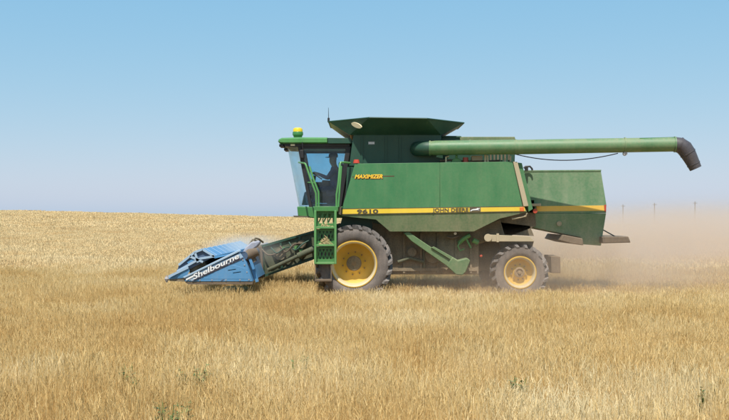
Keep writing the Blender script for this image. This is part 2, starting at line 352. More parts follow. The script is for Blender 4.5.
def clump(size, count, h0, h1, width, segs, seed, leaf=0.4, ears=0.35, m='straw'):
    rg = random.Random(seed); v = []; f = []; tint = []
    def ribbon(path, w0, w1, facing, t):
        b = len(v); k = len(path)
        for i, p in enumerate(path):
            w = (w0 + (w1 - w0) * i / (k - 1)) / 2
            v.append(tuple(p - facing * w)); v.append(tuple(p + facing * w))
        for i in range(k - 1):
            f.append((b + 2 * i, b + 2 * i + 1, b + 2 * i + 3, b + 2 * i + 2)); tint.append(t)
    for _ in range(count):
        p = Vector((rg.uniform(-.5, .5) * size, rg.uniform(-.5, .5) * size, -0.02))
        h = rg.uniform(h0, h1) * (1.0 if rg.random() > 0.12 else rg.uniform(0.4, 0.7))
        a = rg.uniform(0, 2 * math.pi); lean = abs(rg.gauss(0, 0.085)) + (0.35 if rg.random() < 0.06 else 0)
        d = Vector((math.cos(a), math.sin(a), 0)); fa = rg.uniform(0, math.pi); fc = Vector((math.cos(fa), math.sin(fa), 0))
        t = rg.random()
        path = [p + d * (lean * h * (i / segs) ** 1.6) + Vector((0, 0, h * (i / segs))) for i in range(segs + 1)]
        ribbon(path, width, width * 0.7, fc, t)
        top = path[-1]
        if rg.random() < ears:                              # an ear, full or stripped and ragged
            L_ = rg.uniform(0.05, 0.09); dd = (d * rg.uniform(0.1, 0.9) + Vector((0, 0, 1))).normalized()
            ribbon([top, top + dd * L_ * 0.5, top + dd * L_ + Vector((0, 0, -0.01))], width * 1.5, width * 0.6, fc, min(1, t * 0.7 + 0.1))
            if segs > 2:
                ribbon([top, top + dd * L_ * 0.5, top + dd * L_], width * 1.6, width * 0.6, Vector((-fc.y, fc.x, 0)), min(1, t * 0.7 + 0.1))
        if rg.random() < leaf:                              # a dry leaf blade that droops
            s0 = path[rg.randint(1, max(1, segs - 1))]; b2 = rg.uniform(0, 2 * math.pi); ld = Vector((math.cos(b2), math.sin(b2), 0)); ll = rg.uniform(0.06, 0.15)
            sd_ = Vector((-ld.y, ld.x, 0))
            ribbon([s0, s0 + ld * ll * 0.5 + Vector((0, 0, ll * rg.uniform(0.1, 0.5))), s0 + ld * ll + Vector((0, 0, -ll * rg.uniform(0.0, 0.6)))], width * 1.05, width * 0.3, sd_, min(1.0, t + 0.15))
    me = bpy.data.meshes.new('straw_clump'); me.from_pydata(v, [], f)
    at_ = me.attributes.new('tint', 'FLOAT', 'FACE'); at_.data.foreach_set('value', tint)
    me.materials.append(M[m])
    return bpy.data.objects.new('straw_clump', me)          # never linked to the scene: read by the node tree only

def scatter(name, sources, points, label, cat):
    me = bpy.data.meshes.new(name); me.from_pydata([p[0] for p in points], [], [])
    a = me.attributes.new('rot', 'FLOAT_VECTOR', 'POINT'); a.data.foreach_set('vector', [c for p in points for c in (0.0, 0.0, p[1])])
    a = me.attributes.new('scl', 'FLOAT_VECTOR', 'POINT'); a.data.foreach_set('vector', [c for p in points for c in p[2]])
    a = me.attributes.new('idx', 'INT', 'POINT'); a.data.foreach_set('value', [p[3] for p in points])
    o = bpy.data.objects.new(name, me); col.objects.link(o)
    g = bpy.data.node_groups.new(name, 'GeometryNodeTree')
    g.interface.new_socket('Geometry', in_out='INPUT', socket_type='NodeSocketGeometry'); g.interface.new_socket('Geometry', in_out='OUTPUT', socket_type='NodeSocketGeometry')
    N = g.nodes; L = g.links
    gi = N.new('NodeGroupInput'); go = N.new('NodeGroupOutput'); ip = N.new('GeometryNodeInstanceOnPoints'); jn = N.new('GeometryNodeJoinGeometry')
    for s in sources:
        oi = N.new('GeometryNodeObjectInfo'); oi.inputs['Object'].default_value = s; oi.inputs['As Instance'].default_value = False
        gt = N.new('GeometryNodeGeometryToInstance'); L.new(oi.outputs['Geometry'], gt.inputs[0]); L.new(gt.outputs[0], jn.inputs[0])
    def na(nm, ty):
        n = N.new('GeometryNodeInputNamedAttribute'); n.data_type = ty; n.inputs['Name'].default_value = nm; return n.outputs['Attribute']
    L.new(gi.outputs[0], ip.inputs['Points']); L.new(jn.outputs[0], ip.inputs['Instance']); ip.inputs['Pick Instance'].default_value = True
    L.new(na('idx', 'INT'), ip.inputs['Instance Index']); L.new(na('rot', 'FLOAT_VECTOR'), ip.inputs['Rotation']); L.new(na('scl', 'FLOAT_VECTOR'), ip.inputs['Scale'])
    L.new(ip.outputs[0], go.inputs[0])
    md = o.modifiers.new('scatter', 'NODES'); md.node_group = g
    me.materials.append(M['straw'])
    return tag(o, label, cat, kind='stuff')

def field_points(r0, r1, step, n, jit, margin, hs=(0.85, 1.15), skip=None):
    rg = random.Random(int(r0 * 10 + 3)); out = []
    y = r0
    while y < r1:
        half = 0.40 * y + margin; x = -half
        while x < half:
            px, py = x + rg.uniform(-jit, jit) * step, y - D + rg.uniform(-jit, jit) * step
            thin = r0 < 10 and py + D < 12.5 and math.sin(px * 2.1 + 0.7 * math.sin(py * 1.7)) * math.sin(py * 2.6 + px * 0.4) > 0.55 and rg.random() < 0.75   # patchy, thinner stand close by
            if not thin and not (skip and skip(px, py)):
                # the height drifts from patch to patch
                hv = 1 + 0.13 * math.sin(px * 0.9 + 1.3) * math.cos(py * 0.7) + 0.09 * math.sin(px * 2.3 + py * 1.9)
                if px > -1.2 + 0.25 * math.sin(py * 3.0) and -2.4 < py < 7: hv *= 0.76      # lower, stripped straw beside and behind the wheels
                s = rg.uniform(*hs)
                out.append(((px, py, ground_z(px, py)), rg.uniform(0, 2 * math.pi), (s, s, s * hv), rg.randrange(n)))
            x += step
        y += step
    return out
near_src = [clump(0.55, 300, 0.19, 0.42, 0.0036, 3, 100 + i, leaf=0.32, ears=0.5) for i in range(6)]
mid_src = [clump(1.6, 1000, 0.32, 0.46, 0.012, 2, 200 + i, leaf=0.3, ears=0.4, m='crop') for i in range(4)]
far_src = [clump(4.5, 1500, 0.36, 0.50, 0.040, 1, 300 + i, leaf=0.1, ears=0.3, m='crop') for i in range(3)]
def under(px, py):                                   # straw pressed down under the tyres and the header floor
    for x0, x1, y0, y1 in PRESSED:
        if x0 < px < x1 and y0 < py < y1: return True
    return False
PRESSED = [(-0.65, 0.2, 0.0, 0.8), (-0.65, 0.2, 2.9, 3.7), (3.1, 3.75, 0.35, 0.95), (3.1, 3.75, 2.8, 3.4), (-3.85, -2.5, -1.3, 5.0)]
scatter('straw_stubble', near_src, field_points(3.0, 31.0, 0.42, 6, 0.5, 3.0, skip=under), 'tall dry golden straw standing in front of and around the harvester', 'straw')
scatter('straw_stubble_beyond', mid_src, field_points(30.5, 80.0, 1.15, 4, 0.5, 5.0), 'dry golden straw standing behind the harvester', 'straw')
scatter('ripe_crop_beyond', far_src, field_points(79.0, 175.0, 3.2, 3, 0.5, 12.0, hs=(0.9, 1.2)), 'pale golden crop running up to the skyline', 'crop')

# ------------------------------------------------------------------ the combine harvester
YC = 1.85                                            # centre line of the machine
cb = empty('combine_harvester', at(430, 303.4, YC) * 1.0)
cb.location.z = 0; OFF[cb.name] = Vector(cb.location)
tag(cb, 'dusty green combine harvester with yellow stripe and long unloading auger', 'combine harvester')
def far(Y): return 2 * YC - Y                        # mirror a depth to the far side

# --- wheels
def wheel(cx, cz, Rt, Rr, w, ysign, y_out, nlug, dish, name='wheel'):
    """ysign +1: the outer face looks at the camera; y_out: depth of the outer face."""
    c = Vector((cx, y_out, cz)); s = ysign
    wh = empty(name, (cx, y_out + s * w / 2, cz - Rt), cb)
    ti = MB()
    prof = [(Rr + .005, .07), (Rr + .03, .03), (Rr + (Rt - Rr) * .35, .0), (Rr + (Rt - Rr) * .7, .012), (Rt - .10, .04), (Rt - .065, .13),
            (Rt - .055, w / 2), (Rt - .065, w - .13), (Rt - .10, w - .04), (Rr + (Rt - Rr) * .7, w - .012), (Rr + (Rt - Rr) * .35, w), (Rr + .03, w - .03), (Rr + .005, w - .07)]
    pr = [(r, s * y) for r, y in prof]
    ti.lathe(pr[:5], c, 72); ti.lathe(pr[4:9], c, 72, mi=1); ti.lathe(pr[8:], c, 72)
    t = ti.build('tyre', ['tyre', 'tread_base'], wh, angle=60)
    lg = MB()
    for k in range(nlug):
        for side in (0, 1):
            a0 = 2 * math.pi * (k + 0.5 * side) / nlug
            st = [(Rt - .085, -.008), (Rt - .008, .03), (Rt + .0, .15), (Rt, w * .52)] if side == 0 else [(Rt - .085, w + .008), (Rt - .008, w - .03), (Rt, w - .15), (Rt, w * .48)]
            lo = [(Rt - .16, .03), (Rt - .12, .06), (Rt - .08, .15), (Rt - .07, w * .52)] if side == 0 else [(Rt - .16, w - .03), (Rt - .12, w - .06), (Rt - .08, w - .15), (Rt - .07, w * .48)]
            vs = []; tw = 0.036 / Rt
            for i in range(4):
                a = a0 + (0.20 * (i / 3.0) ** 1.1) * 0.9 / Rt
                for (r, y), da in ((lo[i], -tw * 1.5), (st[i], -tw), (st[i], tw), (lo[i], tw * 1.5)):
                    vs.append(c + Vector((r * math.cos(a + da), s * y, r * math.sin(a + da))))
            fs = []
            for i in range(3):
                for j in range(3): fs.append((i * 4 + j, i * 4 + j + 1, i * 4 + 4 + j + 1, i * 4 + 4 + j))
            fs += [(0, 1, 2, 3), (12, 13, 14, 15)]
            lg.add(vs, fs)
    tag(lg.build('tread', 'lug', wh, smooth=False), kind='stuff')
    rm = MB()
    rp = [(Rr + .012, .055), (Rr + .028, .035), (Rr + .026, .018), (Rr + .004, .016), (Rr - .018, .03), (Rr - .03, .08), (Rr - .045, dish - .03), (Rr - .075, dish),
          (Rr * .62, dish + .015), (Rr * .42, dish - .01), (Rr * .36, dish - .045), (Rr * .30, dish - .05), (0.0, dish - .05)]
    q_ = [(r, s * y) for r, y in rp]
    rm.lathe(q_[:4], c, 64, mi=0); rm.lathe(q_[3:7], c, 64, mi=1); rm.lathe(q_[6:], c, 64, mi=0)  # barrel painted cream: sun on the yellow rim put into its colour
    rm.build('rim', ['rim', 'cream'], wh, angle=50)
    hb = MB(); hb.lathe([(Rr * .345, s * (dish - .045)), (Rr * .345, s * (dish - .075)), (Rr * .24, s * (dish - .085)), (Rr * .2, s * (dish - .06)), (Rr * .12, s * (dish - .06)), (Rr * .11, s * (dish - .11)), (0.0, s * (dish - .115))], c, 40)
    hb.build('hub', 'hub', wh, angle=40)
    bt = MB()
    for k in range(10):
        a = 2 * math.pi * k / 10 + .2; p = c + Vector((Rr * .52 * math.cos(a), s * (dish - .015), Rr * .52 * math.sin(a)))
        bt.lathe([(.0, -.02), (.018, -.02), (.018, .02)], p, 6)
    bt.each('wheel_bolt', 'hub', wh, smooth=False)
    return wh
fc = at(353.8, 264, 0.0); fr = 39.3 * KK(0.0)
wheel(fc.x, fr - .005, fr, 22.3 * KK(0.0), 0.76, 1, 0.0, 23, 0.46)
wheel(fc.x, fr - .005, fr, 22.3 * KK(0.0), 0.76, -1, far(0.0), 23, 0.46)
rc = at(520.3, 273, 0.42); rr_ = 29.3 * KK(0.42)
wheel(rc.x, rr_ - .005, rr_, 15.2 * KK(0.42), 0.46, 1, 0.42, 19, 0.20)
wheel(rc.x, rr_ - .005, rr_, 15.2 * KK(0.42), 0.46, -1, far(0.42), 19, 0.20)

# --- chassis and core bodies
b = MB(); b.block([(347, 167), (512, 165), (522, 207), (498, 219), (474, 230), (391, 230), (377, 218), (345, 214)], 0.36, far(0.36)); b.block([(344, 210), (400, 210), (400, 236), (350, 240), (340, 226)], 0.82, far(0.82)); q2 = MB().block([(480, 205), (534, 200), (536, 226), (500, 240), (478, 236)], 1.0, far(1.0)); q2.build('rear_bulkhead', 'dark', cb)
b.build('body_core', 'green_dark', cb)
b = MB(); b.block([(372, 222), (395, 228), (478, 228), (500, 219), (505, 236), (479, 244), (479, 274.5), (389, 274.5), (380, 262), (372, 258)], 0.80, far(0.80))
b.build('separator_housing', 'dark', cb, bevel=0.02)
b = MB()
for px in (404, 421, 438, 456, 471):
    b.block([(px - 1, 233), (px + 1, 233), (px + 1, 273), (px - 1, 273)], 0.76, 0.81)
b.block([(391, 268), (477, 268), (477, 271), (391, 271)], 0.75, 0.80)
b.each('housing_rib', 'dark', cb)
b = MB(); b.tube([(fc.x, 0.35, fr), (fc.x, far(0.35), fr)], 0.16, 16); b.block([(338, 224), (372, 224), (372, 262), (345, 262)], 0.85, far(0.85)); b.build('front_axle', 'dark', cb)
# rear axle, its pivot and the long tan frame rail over it
b = MB(); b.tube([(rc.x, 0.75, rr_), (rc.x, far(0.75), rr_)], 0.10, 14); b.box((rc.x, YC, rr_ + .12), (.35, 1.6, .3)); b.build('rear_axle', 'dark', cb)
b = MB(); b.block([(486, 234.5), (530, 236.5), (534, 241.5), (486, 241.5)], 0.40, 0.62); b.tube([at(488, 237.8, .37), at(488, 237.8, .9)], 3.9 * KK(.4), 18)
b.block([(496.5, 233.5), (499, 233.5), (499, 242.3), (496.5, 242.3)], 0.385, 0.395)
b.build('frame_rail', 'tan', cb, bevel=0.01)
b = MB(); b.block([(498, 241), (534, 241), (528, 262), (506, 262)], 1.2, far(1.2)); b.block([(498, 222), (530, 226), (534, 236), (496, 234)], 1.0, far(1.0)); b.block([(470, 226), (512, 232), (508, 268), (470, 272)], 1.25, far(1.25)); b.build('rear_subframe', 'dark', cb)
# hitch weight behind the rear wheel
b = MB(); b.slab([(551, 256), (560.5, 256.5), (560.5, 273), (551, 273)], 0.9, 0.9); b.slab([(524, 262), (552, 263), (552, 267), (524, 267)], 1.3, 0.14); b.build('hitch_weight', 'brown', cb, bevel=0.015)

# --- side panels (near and far), with skirt, stripe and lettering
YP = 0.28
def top_at(x): return 163.6 + (161.6 - 163.6) * (x - 355) / (513 - 355)
def str_at(x): return 209.0 + (206.6 - 209.0) * (x - 342) / (525 - 342)
def side_pan(x0, x1, x0b, x1b, Y, t):
    return MB().slab([(x0, top_at(x0)), (x1, top_at(x1)), (x1b, str_at(x1b)), (x0b, str_at(x0b))], Y, t)
for (x0, x1, x0b, x1b) in ((355, 439.85, 341.8, 439.85), (440.0, 512.6, 440.0, 522.8)):
    p_ = side_pan(x0, x1, x0b, x1b, YP, 0.05).build('side_panel', 'green', cb, bevel=0.005)
q = MB(); q.prism([Vector((p.x, far(YP), p.z)) for p in pts([(355, 163.6), (513, 161.6), (523, 206.6), (341.8, 209)], YP)], [Vector((p.x, far(YP) - .05, p.z)) for p in pts([(355, 163.6), (513, 161.6), (523, 206.6), (341.8, 209)], YP)])
q.build('side_panel', 'green', cb, bevel=0.012)
# lower skirt folds inward under the stripe
skirt = [(342, 208.9), (524, 206.5), (527, 212), (500, 218.5), (474, 231.5), (390, 231.5), (376, 219.5), (342, 216)]
def skirt_pt(px, py, y0, sgn):
    base = at(px, py, YP); base.y = y0 + sgn * max(0.0, (py - 213.5)) * 0.004; return base
b = MB(); fr_ = [skirt_pt(x, y, YP + .004, 1) for x, y in skirt]
up_ = [(342, 208.9), (524, 206.5), (526.6, 211), (342, 214)]
lw_ = [(342, 214), (526.6, 211), (527, 212), (500, 218.5), (474, 231.5), (390, 231.5), (376, 219.5), (342, 216)]
for lst in (up_, lw_):
    a = [skirt_pt(x, y, YP + .004, 1) for x, y in lst]; b.prism(a, [p + Vector((0, .05, 0)) for p in a])
sk = b.build('skirt_panel', 'green_dusty', cb)
b = MB()
for lst in (up_, lw_):
    a = [skirt_pt(x, y, far(YP + .004), -1) for x, y in lst]; b.prism(a, [p - Vector((0, .05, 0)) for p in a])
b.build('skirt_panel', 'green_dusty', cb)
st_ = MB().slab([(342.2, 209.3), (524.5, 206.9), (525.6, 211), (342.2, 214)], YP - .006, .008).build('stripe', 'yellow', sk)
e_ = MB(); e_.slab([(342.2, 208.5), (524.3, 206.1), (524.5, 206.8), (342.2, 209.2)], YP - .007, .008).slab([(342.2, 214.1), (525.7, 211.1), (525.9, 211.6), (342.2, 214.7)], YP - .007, .008); e_.each('stripe_edge', 'letter_dark', sk)
text_part('9610', (357.0, 213.4), (378.3, 213.1), 4.0, YP - .010, 'letter_dark', sk, 'number_lettering', off=0.035)
text_part('JOHN DEERE', (432.5, 211.9), (468.5, 211.4), 3.6, YP - .010, 'letter_dark', sk, 'name_lettering', off=0.03)
b = MB().slab([(469.6, 207.5), (480.6, 207.4), (480.6, 211.6), (469.6, 211.7)], YP - .009, .004); b.build('emblem_plate', 'letter_dark', sk)
deer = [(470.2, 210.9), (471.6, 209.7), (473.2, 209.1), (475.6, 208.9), (477.1, 208.3), (477.6, 207.8), (478.0, 208.1), (479.6, 208.0), (480.1, 208.5), (478.6, 208.9), (477.9, 209.5), (479.4, 210.0), (479.3, 210.3), (477.2, 210.0), (475.6, 210.1), (473.6, 210.2), (472.3, 210.4), (471.0, 211.3), (470.5, 211.3)]
MB().slab(deer, YP - .012, .002).build('emblem_deer', 'white', sk, smooth=False)
pn = bpy.data.objects['side_panel']
text_part('MAXIMIZER', (354.6, 178.4), (382.6, 178.2), 3.9, YP - .004, 'letter_yellow', pn, 'name_lettering', off=0.035, shear=0.3)
text_part('MAXIMIZER', (355.0, 178.9), (383.2, 178.7), 4.2, YP - .0015, 'letter_red', pn, 'lettering_outline', off=0.075, shear=0.3)
MB().slab([(352, 176.6), (354, 176.4), (354.4, 177.2), (352, 177.2)], YP - .003, .003).slab([(383.5, 175.8), (394.5, 175.7), (394, 176.5), (383.2, 176.6)], YP - .003, .003).each('lettering_line', 'letter_red', pn)
# edge strip closing the rear of the panel (sunlit look put into its tan), post behind it, reflectors
MB().slab([(513.2, 161.6), (517.6, 161.8), (528.8, 206.2), (523.4, 206.6)], YP - .02, .10).build('edge_strip', 'tan', cb, bevel=0.01)
MB().slab([(517.8, 162.5), (522, 163), (533, 209), (528.6, 212), (527.5, 207)], YP + .05, .3).build('corner_post', 'green', cb, bevel=0.01)
b = MB().slab([(519.8, 207.2), (524, 207.1), (524.2, 211.3), (520, 211.4)], YP - .03, .024); b.build('reflector', 'orange', cb, bevel=0.006)
b = MB().tube([at(535.2, 211, .80), at(535.2, 211, .99)], 2.3 * KK(.7), 14); b.build('reflector', 'red', cb)
MB().slab([(529.5, 203.6), (541, 203.3), (541, 206.0), (529.5, 206.3)], 0.85, .14).build('latch_block', 'tan', cb, bevel=0.006)
# small hanging bracket at the foot of the strip
b = MB(); b.tube([at(527, 213, .3), at(526, 216, .32), at(520, 217.5, .34), at(512, 219, .36)], .018, 8); b.build('bracket_rod', 'tan', cb)

# --- rear hood
YH = 0.70
YH = 1.0
hu = [(521, 171), (601, 170.5), (606.5, 205), (606.2, 213), (521, 213)]
hl = [(521, 213.2), (606.2, 213.2), (603, 246), (583, 244.5), (582, 237.5), (526, 226), (521, 214)]
hd = MB().block(hu, YH, far(YH)).build('rear_hood', 'green_rear', cb, bevel=0.01)
def lowp(x, y, Y, s): p = at(x, y, YH); return Vector((p.x, Y + s * (y - 213.2) * .006, p.z))
MB().prism([lowp(x, y, YH, 1) for x, y in hl], [lowp(x, y, far(YH), -1) for x, y in hl]).build('lower_hood', 'green_rear', cb, bevel=0.01)
MB().slab([(536.5, 206.2), (604.0, 205.4), (604.4, 210.8), (536.5, 211.4)], YH - .008, .01).build('stripe', 'yellow_dusty_lit', hd)
MB().slab([(604.3, 204.8), (606.3, 204.8), (606.0, 211.6), (604.5, 211.6)], YH - .012, .014).build('reflector', 'red', hd)
b = MB(); lc = at(559, 223.6, YH + .055); b.lathe([(.058, -.001), (.058, -.03), (.045, -.035), (.04, -.022), (0, -.026)], lc, 20); b.build('lamp', 'tan', hd)
MB().slab([(523, 170.2), (601.2, 169.7), (601.4, 171.0), (523, 171.5)], YH - .012, .3).build('hood_edge', 'green_rear', hd)
b = MB().block([(560, 240.4), (563.5, 234.8), (582.5, 238.5), (583.5, 245.4), (572, 243.8)], 0.85, far(0.85)); b.build('chaff_chute', 'brown', cb, bevel=0.015)
b = MB().block([(602.5, 236.6), (628.5, 236.4), (630.8, 242.6), (602.5, 243.4)], 0.85, far(0.85)); b.build('straw_spreader', 'brown', cb, bevel=0.02)
MB().tube([at(602, 229.3, 1.2), at(616, 237, 1.25)], .014, 8).build('stay_rod', 'black', cb)
b = MB(); b.tube([at(524, 168.2, .9), at(525.5, 166.6, .9), at(530, 166.4, .9), at(532, 168.6, .9), at(532.4, 170.5, .9)], .022, 8); b.tube([at(526.5, 167.2, .88), at(526.5, 171, .88)], .04, 8); b.build('fuel_neck', 'black', cb)

# --- grain tank, its flared extension and the unloading auger
YT = 0.75
b = MB().block([(353.5, 134.5), (441, 134.5), (444, 166), (349, 166)], YT, far(YT)); gt = b.build('grain_tank', 'green_dark', cb, bevel=0.01)  # tank green darkened to carry the shadow of the flare
b = MB()
for px in (362, 386, 400): b.slab([(px - .7, 136), (px + .7, 136), (px + .7, 163), (px - .7, 163)], YT - .03, .032)
b.each('tank_rib', 'green_dark', gt)
MB().slab([(368.3, 141.6), (374.6, 141.6), (374.6, 144.4), (368.3, 144.4)], YT - .006, .005).build('placard', 'grey', gt)
b = MB()
for k in range(4): b.slab([(368.9 + 1.45 * k, 142.2), (369.8 + 1.45 * k, 142.2), (369.8 + 1.45 * k, 143.8), (368.9 + 1.45 * k, 143.8)], YT - .008, .003)
b.each('placard_mark', 'white', gt)
# octagonal flared rim
Yn, Yt = 0.15, 1.08
zr = at(398, 117.6, Yn).z; z0 = at(398, 135, YT).z
rim_n = [at(369, 117.6, Yn).x, at(427, 117.6, Yn).x]; tipL = at(328.5, 121, Yt).x; tipR = at(464, 121, Yt).x
bl, br = at(349.5, 135, YT).x, at(441, 135, YT).x
zR = zr - 0.03
top = [Vector((rim_n[0], Yn, zr)), Vector((rim_n[1], Yn, zr - .02)), Vector((tipR, Yt, zR)), Vector((tipR, far(Yt), zR)), Vector((rim_n[1], far(Yn), zr - .02)), Vector((rim_n[0], far(Yn), zr)), Vector((tipL, far(Yt), zr)), Vector((tipL, Yt, zr))]
B0, B1, B2, B3 = Vector((bl, YT, z0)), Vector((br, YT, z0)), Vector((br, far(YT), z0)), Vector((bl, far(YT), z0))
def plate(vs, t=.012):
    n = (vs[1] - vs[0]).cross(vs[2] - vs[0]).normalized(); c = sum(vs, Vector()) / len(vs)
    inward = Vector((at(398, 0, 0).x, YC, zr + 1)) - c
    if n.dot(inward) < 0: n = -n
    return MB().prism(vs, [p + n * t for p in vs])
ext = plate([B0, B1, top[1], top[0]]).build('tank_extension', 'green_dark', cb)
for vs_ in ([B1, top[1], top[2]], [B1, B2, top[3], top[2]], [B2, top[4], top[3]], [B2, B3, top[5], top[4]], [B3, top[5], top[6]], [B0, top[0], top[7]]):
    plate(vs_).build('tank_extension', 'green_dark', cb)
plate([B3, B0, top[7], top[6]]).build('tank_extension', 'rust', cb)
# folded rim edge and corner ribs
b = MB(); b.tube(top + [top[0]], .016, 8); b.build('rim_edge', 'green_dark', ext)
# cover inside the tank opening (grain heap level)
b = MB().prism([p + Vector((0, 0, .04)) for p in (B0, B1, B2, B3)], [p + Vector((0, 0, .12)) for p in (B0, B1, B2, B3)]); b.build('tank_floor', 'chaff', gt)
# oval work lamp under the flare
pA = at(357.5, 125.2, .60); nrm = (top[0] - B0).cross(top[7] - B0).normalized()
if nrm.y > 0: nrm = -nrm
# put the lamp on the gusset plane
def on_plane(px, py, p0, n):
    o = Vector((0, -D, H)); d = at(px, py, 0) - o; t = (p0 - o).dot(n) / d.dot(n); return o + d * t
vs_ = []
for k in range(20):
    a = 2 * math.pi * k / 20; ca, sa = 5.4 * math.cos(a), 2.6 * math.sin(a)
    vs_.append(on_plane(357.2 + ca * .94 - sa * -.15, 125 + ca * .30 + sa * .98, B0, nrm))
MB().prism([p + nrm * .03 for p in vs_], [p + nrm * .002 for p in vs_]).build('work_lamp', 'lamp', ext)
MB().tube([at(328.6, 122, 1.2), at(328.4, 107.5, 1.2)], [.010, .004], 6).build('antenna', 'black', cb)
MB().box(at(328.6, 120, 1.12), (.05, .05, .1)).build('antenna_base', 'black', cb)

# auger: elbow rising from the tank, long tube, rubber spout
YA = 0.48
def aug(px, py, d=0.0): Y = YA - .0024 * (px - 429); return at(px, py, Y + d)
ra = 7.3 * KK(YA)
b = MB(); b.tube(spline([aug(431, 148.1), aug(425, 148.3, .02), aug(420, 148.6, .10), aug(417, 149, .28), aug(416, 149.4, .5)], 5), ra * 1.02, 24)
el = b.build('auger_elbow', 'green_dark', cb, angle=50)  # elbow colour darkened to stand for the shade it lies in
b = MB(); b.tube([aug(428.5, 148.2), aug(436, 147.9), aug(470, 147.5), aug(520, 147.0), aug(600, 145.6), aug(676.5, 144.4)], [ra * .93, ra, ra, ra, ra * .98, ra * .95], 28)
au = b.build('unloading_auger', 'auger', cb, angle=50)
b = MB()
for px, py in ((430, 148.1), (470, 147.5), (516, 147.0), (625, 145.2), (675, 144.4)):
    b.tube([aug(px - .7, py), aug(px + .7, py)], ra * 1.06, 28)
b.each('tube_flange', 'auger', au, angle=50)
b = MB(); b.slab([(640, 137.9), (674, 136.9), (674, 138.6), (640, 139.2)], YA - .0024 * 228 - .05, .1); b.build('tube_rib', 'green_clean', au)
# spout: a bent rubber boot, swept with an oval section
cpath = [(674.5, 144.3), (680, 145.1), (684.5, 148.2), (688, 153.2), (691, 158.8), (693.6, 164.0), (695.8, 168.6)]
crad = [7.3, 7.6, 7.9, 7.5, 6.8, 6.2, 5.8]
b = MB(); b.tube([aug(x, y) for x, y in cpath], [r * KK(YA) for r in crad], 24, cap=False); b.tube([aug(x, y) for x, y in cpath], [(r - .7) * KK(YA) for r in crad], 24, cap=False)
b.build('spout', 'spout', au, angle=60)
b = MB()
for i in (1, 3, 5):
    p = aug(cpath[i][0], cpath[i][1]); d_ = aug(cpath[i + 1][0], cpath[i + 1][1]) - aug(cpath[i - 1][0], cpath[i - 1][1]); d_.normalize()
    b.tube([p - d_ * .012, p + d_ * .012], crad[i] * KK(YA) + .008, 24)
b.each('spout_band', 'spout', au)
cab_pts = [aug(516 + (618 - 516) * t, 154.3 + 6.8 * (1 - (2 * t - 1) ** 2) * (1 - .1 * t) - 1.0 * t) for t in [i / 16 for i in range(17)]]
MB().tube(cab_pts, .011, 6).build('hanging_cable', 'navy', au)
b = MB(); b.lathe([(0, -.05), (.045, -.045), (.05, .02), (.035, .05), (0, .05)], aug(625, 153.6, -.03), 14); b.tube([aug(625, 150), aug(625, 153)], .02, 8); b.build('work_lamp', 'grey', au)

# engine deck behind the auger
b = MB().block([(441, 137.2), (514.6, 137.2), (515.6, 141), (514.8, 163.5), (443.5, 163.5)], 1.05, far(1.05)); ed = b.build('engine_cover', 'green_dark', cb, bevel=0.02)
MB().block([(460, 136.7), (514.9, 136.7), (515.9, 141.0), (460, 140.6)], 1.02, far(1.02)).build('cover_lid', 'green_dusty', ed, bevel=0.01)
b = MB().block([(441, 135.6), (461, 135.8), (463, 138), (441, 138)], 1.02, far(1.3)); b.build('air_duct', 'green_dark', cb, bevel=0.02)
b = MB()
for k in range(6): b.slab([(490 + k * 3.6, 142), (491.6 + k * 3.6, 142), (491.6 + k * 3.6, 160), (490 + k * 3.6, 160)], 1.03, .022)
b.each('grille_bar', 'dark', ed)
MB().slab([(471.8, 155.6), (482.6, 155.4), (482.6, 160.6), (471.8, 160.8)], .52, .22).build('battery_box', 'tan', cb, bevel=0.012)
b = MB(); b.tube([at(465.6, 163, .55), at(465.6, 157.5, .55)], 2.7 * KK(.55), 14); b.build('oil_filter', 'red', cb)
b = MB(); b.tube([at(485.3, 163, .5), at(485.3, 154.8, .5)], .026, 8); b.tube([at(488, 163, .5), at(487.6, 155.4, .5)], .02, 8); b.each('hose_post', 'cream', cb)
b = MB(); b.slab([(451, 163), (453, 159), (458, 157.6), (461, 160), (462, 163)], .5, .2); b.tube([at(456, 158, .5), at(457, 155.2, .5)], .03, 8); b.build('filter_housing', 'rail', cb, bevel=0.02)
b = MB(); b.tube([at(446, 163, .5), at(446, 157, .5), at(448.5, 156.4, .55)], .02, 8); b.tube([at(505, 163, .5), at(505, 158, .5)], .022, 8); b.tube([at(510.5, 163, .5), at(510.5, 156, .5)], .018, 8); b.each('hose', 'cream', cb)
b = MB(); b.tube([at(440, 160.8, .6), at(450, 160, .6), at(463, 161.2, .58), at(478, 161.4, .6), at(500, 160.6, .6)], .022, 8); b.build('hydraulic_pipe', 'brown', cb)
b = MB(); b.tube([at(356.4, 163.2, .34), at(356.4, 159.6, .34)], [3.4 * KK(.3), 2.6 * KK(.3)], 14); b.build('marker_lamp', 'red', cb)

# --- cab
YB = 0.95; YBf = far(YB)
base = MB(); base.block([(297, 206.5), (346, 206.5), (346, 218), (312, 218), (298, 216)], YB, YBf)
cab = base.build('cab', 'green_clean', cb, bevel=0.02)
def both(fn, name, m, bevel=0.0):
    for Y, s in ((YB, 1), (YBf, -1)):
        b = MB(); fn(b, Y, s); b.build(name, m, cab, bevel=bevel)
def P2(px, py, Y): p = at(px, py, YB); return Vector((p.x, Y, p.z))   # side outline carried to another depth
def strip(b, a0, a1, b0, b1, Y, s, t=.07):
    vs = [P2(*a0, Y), P2(*a1, Y), P2(*b1, Y), P2(*b0, Y)]; b.prism(vs, [v + Vector((0, s * t, 0)) for v in vs])
both(lambda b, Y, s: strip(b, (297.5, 146), (301.5, 146), (309, 207), (312.5, 207), Y, s), 'pillar', 'black', .006)
both(lambda b, Y, s: strip(b, (346.2, 146), (351.0, 146), (336.4, 207), (341.2, 207), Y, s), 'pillar', 'black', .006)
both(lambda b, Y, s: strip(b, (301, 146), (346, 146), (301, 148.6), (346, 148.6), Y, s, .05), 'window_header', 'black')
